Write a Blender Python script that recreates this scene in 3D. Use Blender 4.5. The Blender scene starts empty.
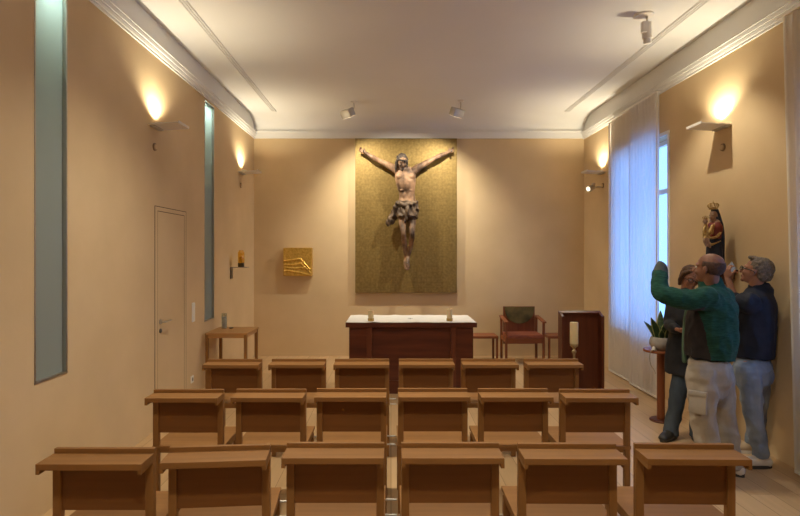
import bpy, bmesh, math, random
from mathutils import Vector, Matrix, noise

random.seed(7)
SC = bpy.context.scene
COL = SC.collection
V = Vector
PI = math.pi
CAM_Z = 1.72
FPX = 533.0


def at(px, py, y):
    """World point seen at photo pixel (px, py) at distance y from the camera."""
    return V(((px - 391.0) * y / FPX, y, CAM_Z - (py - 253.0) * y / FPX))


# ------------------------------------------------------------------ materials
def node(nt, kind, **kw):
    n = nt.nodes.new(kind)
    for k, v in kw.items():
        setattr(n, k, v)
    return n


def new_mat(name):
    m = bpy.data.materials.new(name)
    m.use_nodes = True
    nt = m.node_tree
    b = nt.nodes['Principled BSDF']
    return m, nt, b


def mottled(name, c1, c2, rough=0.6, metal=0.0, scale=(4, 4, 4), detail=4.0, bump=0.0, bscale=60.0,
            rough2=None, sheen=0.0, lo=0.35, hi=0.65):
    m, nt, b = new_mat(name)
    tc = node(nt, 'ShaderNodeTexCoord')
    mp = node(nt, 'ShaderNodeMapping')
    mp.inputs['Scale'].default_value = scale
    nz = node(nt, 'ShaderNodeTexNoise')
    nz.inputs['Scale'].default_value = 1.0
    nz.inputs['Detail'].default_value = detail
    cr = node(nt, 'ShaderNodeValToRGB')
    cr.color_ramp.elements[0].position = lo
    cr.color_ramp.elements[1].position = hi
    cr.color_ramp.elements[0].color = (*c1, 1)
    cr.color_ramp.elements[1].color = (*c2, 1)
    L = nt.links.new
    L(tc.outputs['Object'], mp.inputs['Vector'])
    L(mp.outputs['Vector'], nz.inputs['Vector'])
    L(nz.outputs['Fac'], cr.inputs['Fac'])
    L(cr.outputs['Color'], b.inputs['Base Color'])
    b.inputs['Roughness'].default_value = rough
    b.inputs['Metallic'].default_value = metal
    b.inputs['Specular IOR Level'].default_value = 0.35
    if sheen:
        b.inputs['Sheen Weight'].default_value = sheen
    if bump:
        n2 = node(nt, 'ShaderNodeTexNoise')
        n2.inputs['Scale'].default_value = bscale
        n2.inputs['Detail'].default_value = 3
        bp = node(nt, 'ShaderNodeBump')
        bp.inputs['Strength'].default_value = bump
        bp.inputs['Distance'].default_value = 0.01
        L(tc.outputs['Object'], n2.inputs['Vector'])
        L(n2.outputs['Fac'], bp.inputs['Height'])
        L(bp.outputs['Normal'], b.inputs['Normal'])
    return m


def wood(name, dark, light, axis, rough=0.42, freq=28.0):
    s = [freq, freq, freq]
    s['XYZ'.index(axis)] = 1.6
    return mottled(name, dark, light, rough=rough, scale=tuple(s), detail=5.0, lo=0.28, hi=0.74)


def plain(name, c, rough=0.5, metal=0.0, emit=None, estr=0.0, coat=0.0):
    m, nt, b = new_mat(name)
    b.inputs['Base Color'].default_value = (*c, 1)
    b.inputs['Roughness'].default_value = rough
    b.inputs['Metallic'].default_value = metal
    if coat:
        b.inputs['Coat Weight'].default_value = coat
    if emit:
        b.inputs['Emission Color'].default_value = (*emit, 1)
        b.inputs['Emission Strength'].default_value = estr
    return m


def floor_mat():
    m, nt, b = new_mat('oak_floorboards')
    L = nt.links.new
    tc = node(nt, 'ShaderNodeTexCoord')
    mp = node(nt, 'ShaderNodeMapping')
    mp.inputs['Rotation'].default_value = (0, 0, PI / 2)
    br = node(nt, 'ShaderNodeTexBrick')
    br.inputs['Color1'].default_value = (0.60, 0.42, 0.24, 1)
    br.inputs['Color2'].default_value = (0.50, 0.335, 0.18, 1)
    br.inputs['Mortar'].default_value = (0.28, 0.17, 0.08, 1)
    br.inputs['Scale'].default_value = 1.0
    br.inputs['Mortar Size'].default_value = 0.0025
    br.inputs['Brick Width'].default_value = 1.9
    br.inputs['Row Height'].default_value = 0.17
    br.inputs['Bias'].default_value = 0.0
    nz = node(nt, 'ShaderNodeTexNoise')
    mp2 = node(nt, 'ShaderNodeMapping')
    mp2.inputs['Scale'].default_value = (30, 1.5, 1)
    nz.inputs['Scale'].default_value = 1.0
    nz.inputs['Detail'].default_value = 5
    cr = node(nt, 'ShaderNodeValToRGB')
    cr.color_ramp.elements[0].color = (0.80, 0.78, 0.74, 1)
    cr.color_ramp.elements[1].color = (1.08, 1.06, 1.03, 1)
    mx = node(nt, 'ShaderNodeMix', data_type='RGBA', blend_type='MULTIPLY')
    mx.inputs['Factor'].default_value = 1.0
    L(tc.outputs['Object'], mp.inputs['Vector'])
    L(mp.outputs['Vector'], br.inputs['Vector'])
    L(tc.outputs['Object'], mp2.inputs['Vector'])
    L(mp2.outputs['Vector'], nz.inputs['Vector'])
    L(nz.outputs['Fac'], cr.inputs['Fac'])
    L(br.outputs['Color'], mx.inputs[6])
    L(cr.outputs['Color'], mx.inputs[7])
    L(mx.outputs[2], b.inputs['Base Color'])
    b.inputs['Roughness'].default_value = 0.36
    return m


def gold_leaf_mat():
    m, nt, b = new_mat('gold_leaf')
    L = nt.links.new
    tc = node(nt, 'ShaderNodeTexCoord')
    br = node(nt, 'ShaderNodeTexBrick')
    mp = node(nt, 'ShaderNodeMapping')
    mp.inputs['Rotation'].default_value = (PI / 2, 0, 0)
    br.offset = 0.0
    br.inputs['Color1'].default_value = (0.275, 0.19, 0.062, 1)
    br.inputs['Color2'].default_value = (0.258, 0.174, 0.056, 1)
    br.inputs['Mortar'].default_value = (0.24, 0.163, 0.052, 1)
    br.inputs['Mortar Size'].default_value = 0.004
    br.inputs['Brick Width'].default_value = 0.085
    br.inputs['Row Height'].default_value = 0.085
    br.inputs['Scale'].default_value = 1.0
    nz = node(nt, 'ShaderNodeTexNoise')
    nz.inputs['Scale'].default_value = 26
    nz.inputs['Detail'].default_value = 6
    cr = node(nt, 'ShaderNodeValToRGB')
    cr.color_ramp.elements[0].position = 0.3
    cr.color_ramp.elements[1].position = 0.7
    cr.color_ramp.elements[0].color = (0.74, 0.72, 0.68, 1)
    cr.color_ramp.elements[1].color = (1.15, 1.15, 1.15, 1)
    mx = node(nt, 'ShaderNodeMix', data_type='RGBA', blend_type='MULTIPLY')
    mx.inputs['Factor'].default_value = 1.0
    n2 = node(nt, 'ShaderNodeTexNoise')
    n2.inputs['Scale'].default_value = 55
    bp = node(nt, 'ShaderNodeBump')
    bp.inputs['Strength'].default_value = 0.25
    bp.inputs['Distance'].default_value = 0.01
    L(tc.outputs['Object'], mp.inputs['Vector'])
    L(mp.outputs['Vector'], br.inputs['Vector'])
    L(tc.outputs['Object'], nz.inputs['Vector'])
    L(tc.outputs['Object'], n2.inputs['Vector'])
    L(nz.outputs['Fac'], cr.inputs['Fac'])
    L(br.outputs['Color'], mx.inputs[6])
    L(cr.outputs['Color'], mx.inputs[7])
    L(mx.outputs[2], b.inputs['Base Color'])
    L(n2.outputs['Fac'], bp.inputs['Height'])
    L(bp.outputs['Normal'], b.inputs['Normal'])
    b.inputs['Metallic'].default_value = 0.55
    b.inputs['Roughness'].default_value = 0.48
    return m


def thin_cloth(name, c, transl=0.5):
    m = bpy.data.materials.new(name)
    m.use_nodes = True
    nt = m.node_tree
    nt.nodes.remove(nt.nodes['Principled BSDF'])
    out = nt.nodes['Material Output']
    d = node(nt, 'ShaderNodeBsdfDiffuse')
    t = node(nt, 'ShaderNodeBsdfTranslucent')
    d.inputs['Color'].default_value = (*c, 1)
    t.inputs['Color'].default_value = (*c, 1)
    mx = node(nt, 'ShaderNodeMixShader')
    mx.inputs['Fac'].default_value = transl
    nt.links.new(d.outputs[0], mx.inputs[1])
    nt.links.new(t.outputs[0], mx.inputs[2])
    nt.links.new(mx.outputs[0], out.inputs['Surface'])
    return m


def clear_glass(name, tint=(1, 1, 1), gl=0.08):
    m = bpy.data.materials.new(name)
    m.use_nodes = True
    nt = m.node_tree
    nt.nodes.remove(nt.nodes['Principled BSDF'])
    out = nt.nodes['Material Output']
    t = node(nt, 'ShaderNodeBsdfTransparent')
    g = node(nt, 'ShaderNodeBsdfGlossy')
    t.inputs['Color'].default_value = (*tint, 1)
    g.inputs['Roughness'].default_value = 0.05
    mx = node(nt, 'ShaderNodeMixShader')
    mx.inputs['Fac'].default_value = gl
    nt.links.new(t.outputs[0], mx.inputs[1])
    nt.links.new(g.outputs[0], mx.inputs[2])
    nt.links.new(mx.outputs[0], out.inputs['Surface'])
    return m


M = {}
M['wall'] = mottled('ochre_stucco', (0.62, 0.465, 0.27), (0.69, 0.525, 0.315), rough=0.85, scale=(1.3, 1.3, 1.3), detail=6,
                    bump=0.06, bscale=35)
M['ceiling'] = mottled('white_plaster', (0.74, 0.74, 0.73), (0.76, 0.76, 0.75), rough=0.9, scale=(1, 1, 1))
M['floor'] = floor_mat()
BD, BL = (0.215, 0.098, 0.028), (0.29, 0.138, 0.042)
M['beech_x'] = wood('beech_grain_across', BD, BL, 'X', rough=0.52)
M['beech_y'] = wood('beech_grain_along', BD, BL, 'Y', rough=0.40)
M['beech_z'] = wood('beech_grain_upright', BD, BL, 'Z', rough=0.42)
M['beech_panel'] = wood('beech_back_panel', (0.17, 0.066, 0.017), (0.215, 0.086, 0.023), 'X', rough=0.42)
M['mahog_x'] = wood('mahogany_grain_across', (0.060, 0.014, 0.007), (0.120, 0.030, 0.013), 'X', rough=0.38, freq=16)
M['mahog_z'] = wood('mahogany_grain_upright', (0.085, 0.022, 0.010), (0.130, 0.036, 0.016), 'Z', rough=0.38, freq=16)
M['cherry_x'] = wood('cherry_grain_across', (0.21, 0.062, 0.022), (0.29, 0.095, 0.036), 'X', rough=0.4, freq=20)
M['cherry_z'] = wood('cherry_grain_upright', (0.17, 0.050, 0.018), (0.25, 0.080, 0.030), 'Z', rough=0.4, freq=20)
M['oak_light'] = wood('light_beech_table', (0.40, 0.20, 0.07), (0.50, 0.27, 0.105), 'X', rough=0.42)
M['steel'] = plain('brushed_steel', (0.55, 0.52, 0.48), 0.32, 1.0)
M['steel_dark'] = plain('dark_steel', (0.20, 0.19, 0.18), 0.4, 1.0)
M['frost'] = thin_cloth('frosted_glass', (0.48, 0.54, 0.51), 0.5)
M['white_metal'] = plain('white_enamel', (0.78, 0.75, 0.70), 0.45)
M['grey_metal'] = plain('silver_enamel', (0.50, 0.48, 0.44), 0.4, 0.3)
M['white_plastic'] = plain('white_plastic', (0.80, 0.78, 0.72), 0.4)
M['gold_leaf'] = gold_leaf_mat()
M['gold'] = mottled('beaten_gold', (0.62, 0.38, 0.075), (0.80, 0.54, 0.14), rough=0.34, metal=0.75, scale=(30, 30, 30), bump=0.2, bscale=50)
M['cloth_white'] = mottled('white_linen', (0.80, 0.79, 0.76), (0.86, 0.85, 0.82), rough=0.9, scale=(9, 9, 9), bump=0.05)
M['wax'] = plain('cream_wax', (0.62, 0.50, 0.29), 0.5)
M['wax'].node_tree.nodes['Principled BSDF'].inputs['Subsurface Weight'].default_value = 0.2
M['wax_gold'] = plain('honey_glass', (0.45, 0.30, 0.10), 0.2)
M['curtain'] = thin_cloth('white_voile', (0.88, 0.87, 0.86), 0.68)
M['glass'] = clear_glass('window_glass')
M['amber'] = clear_glass('amber_glass', (0.97, 0.86, 0.46), 0.08)
M['vase_glass'] = clear_glass('clear_glass', (0.93, 0.95, 0.94), 0.12)
M['stone_grey'] = mottled('grey_salt', (0.42, 0.42, 0.40), (0.55, 0.54, 0.51), rough=0.8, scale=(60, 60, 60))
M['pot'] = mottled('grey_ceramic', (0.30, 0.28, 0.26), (0.38, 0.35, 0.32), rough=0.55, scale=(12, 12, 12))
M['soil'] = mottled('dark_soil', (0.03, 0.02, 0.012), (0.06, 0.04, 0.025), rough=0.95, scale=(60, 60, 60))
M['leaf'] = mottled('dark_leaf_green', (0.018, 0.045, 0.020), (0.045, 0.085, 0.035), rough=0.45, scale=(10, 10, 60))
M['leaf_edge'] = plain('pale_leaf_margin', (0.28, 0.30, 0.10), 0.5)
M['skin'] = mottled('warm_skin', (0.27, 0.125, 0.075), (0.33, 0.155, 0.098), rough=0.5, scale=(14, 14, 14))
M['skin_tan'] = mottled('tanned_skin', (0.19, 0.083, 0.050), (0.24, 0.105, 0.064), rough=0.48, scale=(14, 14, 14))
M['hair_dark'] = mottled('short_dark_hair', (0.055, 0.026, 0.017), (0.085, 0.042, 0.027), rough=0.7, scale=(60, 60, 60), bump=0.4, bscale=150)
M['hair_grey'] = mottled('grey_brown_hair', (0.10, 0.08, 0.062), (0.19, 0.155, 0.125), rough=0.7, scale=(50, 50, 50), bump=0.5, bscale=140)
M['hair_brown'] = mottled('brown_hair', (0.055, 0.028, 0.016), (0.12, 0.062, 0.034), rough=0.6, scale=(50, 50, 20), bump=0.4, bscale=120)
M['fleece'] = mottled('green_heather_fleece', (0.006, 0.040, 0.028), (0.014, 0.072, 0.050), rough=0.95, scale=(25, 25, 110), detail=3, bump=0.15, bscale=160)
M['fleece_dark'] = mottled('black_softshell', (0.014, 0.012, 0.014), (0.022, 0.018, 0.020), rough=0.8, scale=(20, 20, 20))
M['fleece_trim'] = plain('pale_green_piping', (0.05, 0.10, 0.06), 0.8)
M['navy'] = mottled('navy_jacket', (0.006, 0.009, 0.020), (0.013, 0.017, 0.032), rough=0.75, scale=(12, 12, 12), bump=0.2, bscale=25)
M['black_coat'] = mottled('black_coat', (0.008, 0.009, 0.013), (0.016, 0.017, 0.022), rough=0.7, scale=(12, 12, 12), bump=0.2, bscale=25)
M['khaki'] = mottled('stone_beige_cotton', (0.31, 0.275, 0.23), (0.38, 0.34, 0.285), rough=0.9, scale=(9, 9, 9), bump=0.3, bscale=22)
M['jeans_pale'] = mottled('washed_pale_denim', (0.15, 0.19, 0.26), (0.25, 0.30, 0.375), rough=0.9, scale=(8, 8, 5), bump=0.3, bscale=24)
M['jeans_dark'] = mottled('dark_denim', (0.030, 0.042, 0.060), (0.060, 0.078, 0.098), rough=0.9, scale=(8, 8, 5), bump=0.3, bscale=24)
M['shoe_white'] = plain('white_trainer', (0.66, 0.62, 0.55), 0.6)
M['shoe_tan'] = plain('sand_suede', (0.45, 0.34, 0.22), 0.8)
M['shoe_black'] = plain('black_leather', (0.02, 0.018, 0.017), 0.35)
M['sole'] = plain('dark_rubber', (0.05, 0.045, 0.04), 0.8)
M['black'] = plain('black_plastic', (0.01, 0.01, 0.011), 0.35)
M['eye'] = plain('eye_white', (0.55, 0.52, 0.48), 0.3)
M['screen'] = plain('lit_phone_screen', (0.10, 0.11, 0.13), 0.2, emit=(0.8, 0.85, 0.95), estr=0.06)
M['phone'] = plain('silver_phone', (0.45, 0.45, 0.45), 0.3, 0.6)
M['corpus'] = mottled('worn_painted_wood', (0.060, 0.034, 0.022), (0.30, 0.178, 0.104), rough=0.55, scale=(7, 7, 5), detail=6, lo=0.34, hi=0.58)
M['corpus_hair'] = mottled('dark_carved_hair', (0.025, 0.018, 0.014), (0.075, 0.055, 0.043), rough=0.6, scale=(30, 30, 30), bump=0.6, bscale=60)
M['loin'] = mottled('worn_painted_cloth', (0.045, 0.028, 0.018), (0.13, 0.085, 0.052), rough=0.6, scale=(16, 16, 8), detail=5)
M['robe_blue'] = mottled('dark_blue_paint', (0.008, 0.012, 0.028), (0.018, 0.025, 0.050), rough=0.5, scale=(12, 12, 12))
M['robe_red'] = mottled('deep_red_paint', (0.14, 0.018, 0.012), (0.22, 0.035, 0.022), rough=0.5, scale=(14, 14, 14))
M['statue_skin'] = plain('painted_flesh', (0.30, 0.185, 0.115), 0.45)
M['gold_old'] = mottled('worn_gilding', (0.30, 0.19, 0.06), (0.58, 0.39, 0.14), rough=0.45, metal=0.5, scale=(40, 40, 40))
M['tapestry'] = mottled('olive_upholstery', (0.045, 0.040, 0.016), (0.16, 0.125, 0.045), rough=0.9, scale=(5, 5, 5), detail=3)
M['seat_red'] = mottled('rust_leather', (0.22, 0.060, 0.030), (0.28, 0.085, 0.042), rough=0.55, scale=(12, 12, 12))
M['outlet_ring'] = plain('outlet_ring_brown', (0.26, 0.17, 0.085), 0.6)
M['lamp'] = plain('lit_lamp_face', (1, 0.9, 0.7), 0.4, emit=(1.0, 0.85, 0.6), estr=1.0)


# ------------------------------------------------------------------ builders
def finish(name, bm, m, parent=None, smooth=False, angle=None):
    bmesh.ops.recalc_face_normals(bm, faces=bm.faces[:])
    me = bpy.data.meshes.new(name)
    if smooth:
        for f in bm.faces:
            f.smooth = True
    bm.to_mesh(me)
    bm.free()
    if angle is not None:
        me.set_sharp_from_angle(angle=angle)
    ms = m if isinstance(m, (list, tuple)) else [m]
    for q in ms:
        me.materials.append(q)
    o = bpy.data.objects.new(name, me)
    COL.objects.link(o)
    if parent is not None:
        o.parent = parent
    return o


def empty(name, loc, label, cat, group=None, rz=0.0):
    o = bpy.data.objects.new(name, None)
    COL.objects.link(o)
    o.location = loc
    o.rotation_euler = (0, 0, rz)
    o.empty_display_size = 0.1
    tag(o, label, cat, group)
    return o


def tag(o, label, cat, group=None):
    o['label'] = label
    o['category'] = cat
    if group:
        o['group'] = group
    return o


def struct(o):
    o['kind'] = 'structure'
    return o


def copy_tree(o, parent=None):
    c = o.copy()
    COL.objects.link(c)
    if parent is not None:
        c.parent = parent
    for ch in list(o.children):
        copy_tree(ch, c)
    return c


def box(bm, a, b, bev=0.0, mi=0):
    x0, y0, z0 = a
    x1, y1, z1 = b
    t = bmesh.new()
    bmesh.ops.create_cube(t, size=1.0)
    for v in t.verts:
        v.co = V(((x0 + x1) / 2 + v.co.x * (x1 - x0), (y0 + y1) / 2 + v.co.y * (y1 - y0), (z0 + z1) / 2 + v.co.z * (z1 - z0)))
    if bev:
        bmesh.ops.bevel(t, geom=t.edges[:], offset=bev, segments=2, profile=0.6, affect='EDGES')
    for f in t.faces:
        f.material_index = mi
    merge(bm, t)


def merge(bm, t, mat=None):
    if mat is not None:
        bmesh.ops.transform(t, matrix=mat, verts=t.verts[:])
    me = bpy.data.meshes.new('tmp')
    t.to_mesh(me)
    t.free()
    bm.from_mesh(me)
    bpy.data.meshes.remove(me)


def B(*boxes, bev=0.003):
    bm = bmesh.new()
    for a, b in boxes:
        box(bm, a, b, bev)
    return bm


def prism(bm, poly, axis, lo, hi):
    """poly: list of 2D points, extruded along axis."""
    def mk(p, h):
        if axis == 'X':
            return V((h, p[0], p[1]))
        if axis == 'Y':
            return V((p[0], h, p[1]))
        return V((p[0], p[1], h))
    a = [bm.verts.new(mk(p, lo)) for p in poly]
    b = [bm.verts.new(mk(p, hi)) for p in poly]
    n = len(poly)
    bm.faces.new(a)
    bm.faces.new(b[::-1])
    for i in range(n):
        bm.faces.new((a[i], b[i], b[(i + 1) % n], a[(i + 1) % n]))


def catmull(pts, n):
    if n <= 1 or len(pts) < 3:
        return pts
    out = []
    P = [pts[0]] + list(pts) + [pts[-1]]
    for i in range(1, len(P) - 2):
        for k in range(n):
            t = k / n
            a, b, c, d = P[i - 1], P[i], P[i + 1], P[i + 2]
            out.append(tuple(0.5 * ((2 * b[j]) + (-a[j] + c[j]) * t + (2 * a[j] - 5 * b[j] + 4 * c[j] - d[j]) * t * t
                                    + (-a[j] + 3 * b[j] - 3 * c[j] + d[j]) * t ** 3) for j in range(len(b))))
    out.append(tuple(P[-2]))
    return out


def tube(bm, pts, radii, side=None, seg=14, caps=('round', 'round'), sub=4):
    """Swept tube with round or flat ends; radii are numbers or (wide, deep) pairs, side is the wide direction."""
    rr = [(r if isinstance(r, (tuple, list)) else (r, r)) for r in radii]
    data = [(*V(p), *r) for p, r in zip(pts, rr)]
    data = catmull(data, sub)
    P = [V(d[:3]) for d in data]
    R = [(max(d[3], 1e-4), max(d[4], 1e-4)) for d in data]
    n = len(P)
    T = []
    for i in range(n):
        t = P[min(i + 1, n - 1)] - P[max(i - 1, 0)]
        T.append(t.normalized() if t.length > 1e-9 else V((0, 0, 1)))
    s = V(side) if side is not None else (V((1, 0, 0)) if abs(T[0].x) < 0.8 else V((0, 1, 0)))
    rings = []

    def ring(p, t, u, w, ru, rw):
        return [bm.verts.new(p + u * (ru * math.cos(2 * PI * k / seg)) + w * (rw * math.sin(2 * PI * k / seg))) for k in range(seg)]
    for i in range(n):
        u = s - T[i] * s.dot(T[i])
        u.normalize()
        if side is None:
            s = u.copy()
        w = T[i].cross(u)
        ru, rw = R[i]
        if i == 0 and caps[0] == 'round':
            rm = min(ru, rw)
            for a in (80, 55, 28):
                a = math.radians(a)
                rings.append(ring(P[0] - T[0] * rm * math.sin(a), T[0], u, w, ru * math.cos(a), rw * math.cos(a)))
        rings.append(ring(P[i], T[i], u, w, ru, rw))
        if i == n - 1 and caps[1] == 'round':
            rm = min(ru, rw)
            for a in (28, 55, 80):
                a = math.radians(a)
                rings.append(ring(P[i] + T[i] * rm * math.sin(a), T[i], u, w, ru * math.cos(a), rw * math.cos(a)))
    for a, b in zip(rings[:-1], rings[1:]):
        for k in range(seg):
            bm.faces.new((a[k], a[(k + 1) % seg], b[(k + 1) % seg], b[k]))
    bm.faces.new(rings[0][::-1])
    bm.faces.new(rings[-1])


def ell(bm, c, r, mat3=None, seg=16):
    t = bmesh.new()
    bmesh.ops.create_uvsphere(t, u_segments=seg, v_segments=max(8, seg * 2 // 3), radius=1.0)
    m = Matrix.Diagonal((*r, 1))
    if mat3 is not None:
        m = mat3.to_4x4() @ m
    m = Matrix.Translation(V(c)) @ m
    merge(bm, t, m)


def lathe(bm, prof, center=(0, 0, 0), seg=32):
    """prof: (radius, z) from bottom to top around Z."""
    c = V(center)
    rings = []
    for r, z in prof:
        if r < 1e-6:
            rings.append([bm.verts.new(c + V((0, 0, z)))])
        else:
            rings.append([bm.verts.new(c + V((r * math.cos(2 * PI * k / seg), r * math.sin(2 * PI * k / seg), z))) for k in range(seg)])
    for a, b in zip(rings[:-1], rings[1:]):
        for k in range(seg):
            k2 = (k + 1) % seg
            if len(a) == 1 and len(b) == 1:
                continue
            if len(a) == 1:
                bm.faces.new((a[0], b[k2], b[k]))
            elif len(b) == 1:
                bm.faces.new((a[k], a[k2], b[0]))
            else:
                bm.faces.new((a[k], a[k2], b[k2], b[k]))
    if len(rings[0]) > 1:
        bm.faces.new(rings[0][::-1])
    if len(rings[-1]) > 1:
        bm.faces.new(rings[-1])


def bake(name, bm, m, parent, voxel=0.008, smooth=4, wrinkle=None, paint=None):
    """Fuse the overlapping solids of bm into one continuous skin; wrinkle(co, normal) -> offset; paint(co) -> material slot."""
    bmesh.ops.recalc_face_normals(bm, faces=bm.faces[:])
    me = bpy.data.meshes.new(name)
    bm.to_mesh(me)
    bm.free()
    o = bpy.data.objects.new(name, me)
    COL.objects.link(o)
    md = o.modifiers.new('fuse', 'REMESH')
    md.mode = 'VOXEL'
    md.voxel_size = voxel
    md.use_smooth_shade = True
    sm = o.modifiers.new('soften', 'SMOOTH')
    sm.factor = 0.5
    sm.iterations = smooth
    dg = bpy.context.evaluated_depsgraph_get()
    me2 = bpy.data.meshes.new_from_object(o.evaluated_get(dg))
    o.modifiers.clear()
    o.data = me2
    bpy.data.meshes.remove(me)
    me2.name = name
    if wrinkle:
        co = [v.co.copy() for v in me2.vertices]
        no = [v.normal.copy() for v in me2.vertices]
        for v, c, nn in zip(me2.vertices, co, no):
            v.co = c + nn * wrinkle(c, nn)
    me2.materials.clear()
    ms = m if isinstance(m, (list, tuple)) else [m]
    for q in ms:
        me2.materials.append(q)
    if paint:
        for p in me2.polygons:
            p.material_index = paint(p.center)
    for p in me2.polygons:
        p.use_smooth = True
    if parent is not None:
        o.parent = parent
        o.location = -parent.location      # the body was laid out in room coordinates
    return o


def folds(amp, f, stretch=(1, 1, 0.45)):
    def w(c, n):
        q = V((c.x * f * stretch[0], c.y * f * stretch[1], c.z * f * stretch[2]))
        return amp * (abs(noise.noise(q)) * -1.6 + 0.4 * noise.noise(q * 2.3) + 0.35)
    return w


def spot_light(name, loc, target, power, size_deg, blend, color, soft=0.03, parent=None):
    l = bpy.data.lights.new(name, 'SPOT')
    l.energy = power
    l.spot_size = math.radians(size_deg)
    l.spot_blend = blend
    l.color = color
    l.shadow_soft_size = soft
    o = bpy.data.objects.new(name, l)
    COL.objects.link(o)
    o.location = loc
    d = V(target) - V(loc)
    o.rotation_euler = d.to_track_quat('-Z', 'Y').to_euler()
    if parent is not None:
        o.parent = parent
        o.location = V(loc) - parent.location
    return o


# ------------------------------------------------------------------ the room
XL, XR, YB, YF = -2.287, 3.223, 8.9, -2.2
ZC, ZCOR = 3.97, 3.63
WT = 0.30


def wall_with_holes(name, side, x, holes):
    """A side wall lying outside x, with rectangular openings (y0, y1, z0, z1)."""
    bm = bmesh.new()
    xa, xb = (x - WT, x) if side < 0 else (x, x + WT)
    ys = sorted({YF - 0.2, YB + 0.2} | {h[0] for h in holes} | {h[1] for h in holes})
    for y0, y1 in zip(ys[:-1], ys[1:]):
        hs = [h for h in holes if h[0] <= y0 + 1e-6 and h[1] >= y1 - 1e-6]
        if not hs:
            box(bm, (xa, y0, -0.1), (xb, y1, ZC + 0.1))
        else:
            box(bm, (xa, y0, -0.1), (xb, y1, hs[0][2]))
            box(bm, (xa, y0, hs[0][3]), (xb, y1, ZC + 0.1))
    bmesh.ops.remove_doubles(bm, verts=bm.verts[:], dist=1e-5)
    return struct(finish(name, bm, M['wall']))


SLITS = [(3.415, 3.762, 0.875, 3.605), (6.53, 6.885, 0.875, 3.605)]
RWINS = [(6.20, 7.66, 0.72, 3.10), (2.30, 4.02, 0.72, 3.10)]
wall_with_holes('wall_left', -1, XL, SLITS)
wall_with_holes('wall_right', 1, XR, RWINS)
bm = B(((XL - WT, YB, -0.1), (XR + WT, YB + 0.2, ZC + 0.1)), bev=0)
struct(finish('wall_back', bm, M['wall']))
bm = B(((XL - WT, YF - 0.2, -0.1), (XR + WT, YF, ZC + 0.1)), bev=0)
struct(finish('wall_front', bm, M['wall']))
bm = B(((XL - WT, YF - 0.2, -0.12), (XR + WT, YB + 0.2, 0.0)), bev=0)
struct(finish('floor', bm, M['floor']))
bm = B(((XL - WT, YF - 0.2, ZC), (XR + WT, YB + 0.2, ZC + 0.12)), bev=0)
# coved back edge of the ceiling
prof = [(YB + 0.01, ZC + 0.05), (YB + 0.01, ZCOR + 0.10)]
for k in range(0, 13):
    a = k / 12 * PI / 2
    prof.append((YB - 0.02 - 0.42 * (1 - math.cos(a)), ZCOR + 0.12 + (ZC - ZCOR - 0.119) * math.sin(a)))
prof.append((YB - 0.44, ZC + 0.05))
prism(bm, prof, 'X', XL, XR)
struct(finish('ceiling', bm, M['ceiling'], smooth=True, angle=math.radians(40)))

# stepped cornice mouldings
CP = [(0, 0), (0.016, 0), (0.016, 0.022), (0.026, 0.022), (0.034, 0.045), (0.034, 0.055), (0.046, 0.055), (0.052, 0.08),
      (0.052, 0.090), (0.062, 0.090), (0.062, 0.112), (0.05, 0.12), (0, 0.12)]
bm = bmesh.new()
prism(bm, [(XL + a, ZCOR + z) for a, z in CP], 'Y', YF, YB)
struct(finish('trim_1', bm, M['ceiling']))
bm = bmesh.new()
prism(bm, [(XR - a, ZCOR - 0.01 + z) for a, z in CP], 'Y', YF, YB)
struct(finish('trim_2', bm, M['ceiling']))
bm = bmesh.new()
prism(bm, [(YB - a, ZCOR + z) for a, z in [(0, 0), (0.03, 0), (0.03, 0.10), (0.045, 0.105), (0.045, 0.125), (0, 0.125)]], 'X', XL, XR)
struct(finish('trim_3', bm, M['ceiling']))
bm = B(((XL, YF, ZCOR + 0.10), (XL + 0.006, YB, ZC)), bev=0)
struct(finish('trim_6', bm, M['ceiling']))
bm = B(((XR - 0.006, YF, ZCOR + 0.09), (XR, YB, ZC)), bev=0)
struct(finish('trim_7', bm, M['ceiling']))
for i, xm in ((4, XL + 0.43), (5, XR - 0.43)):
    bm = bmesh.new()
    for dx in (-0.03, 0.0, 0.03):
        prism(bm, [(xm + dx - 0.011, ZC + 0.005), (xm + dx - 0.011, ZC - 0.006), (xm + dx - 0.004, ZC - 0.014), (xm + dx + 0.004, ZC - 0.014),
                   (xm + dx + 0.011, ZC - 0.006), (xm + dx + 0.011, ZC + 0.005)], 'Y', YF, YB - 0.45)
    struct(finish('trim_%d' % i, bm, M['ceiling']))

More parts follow.
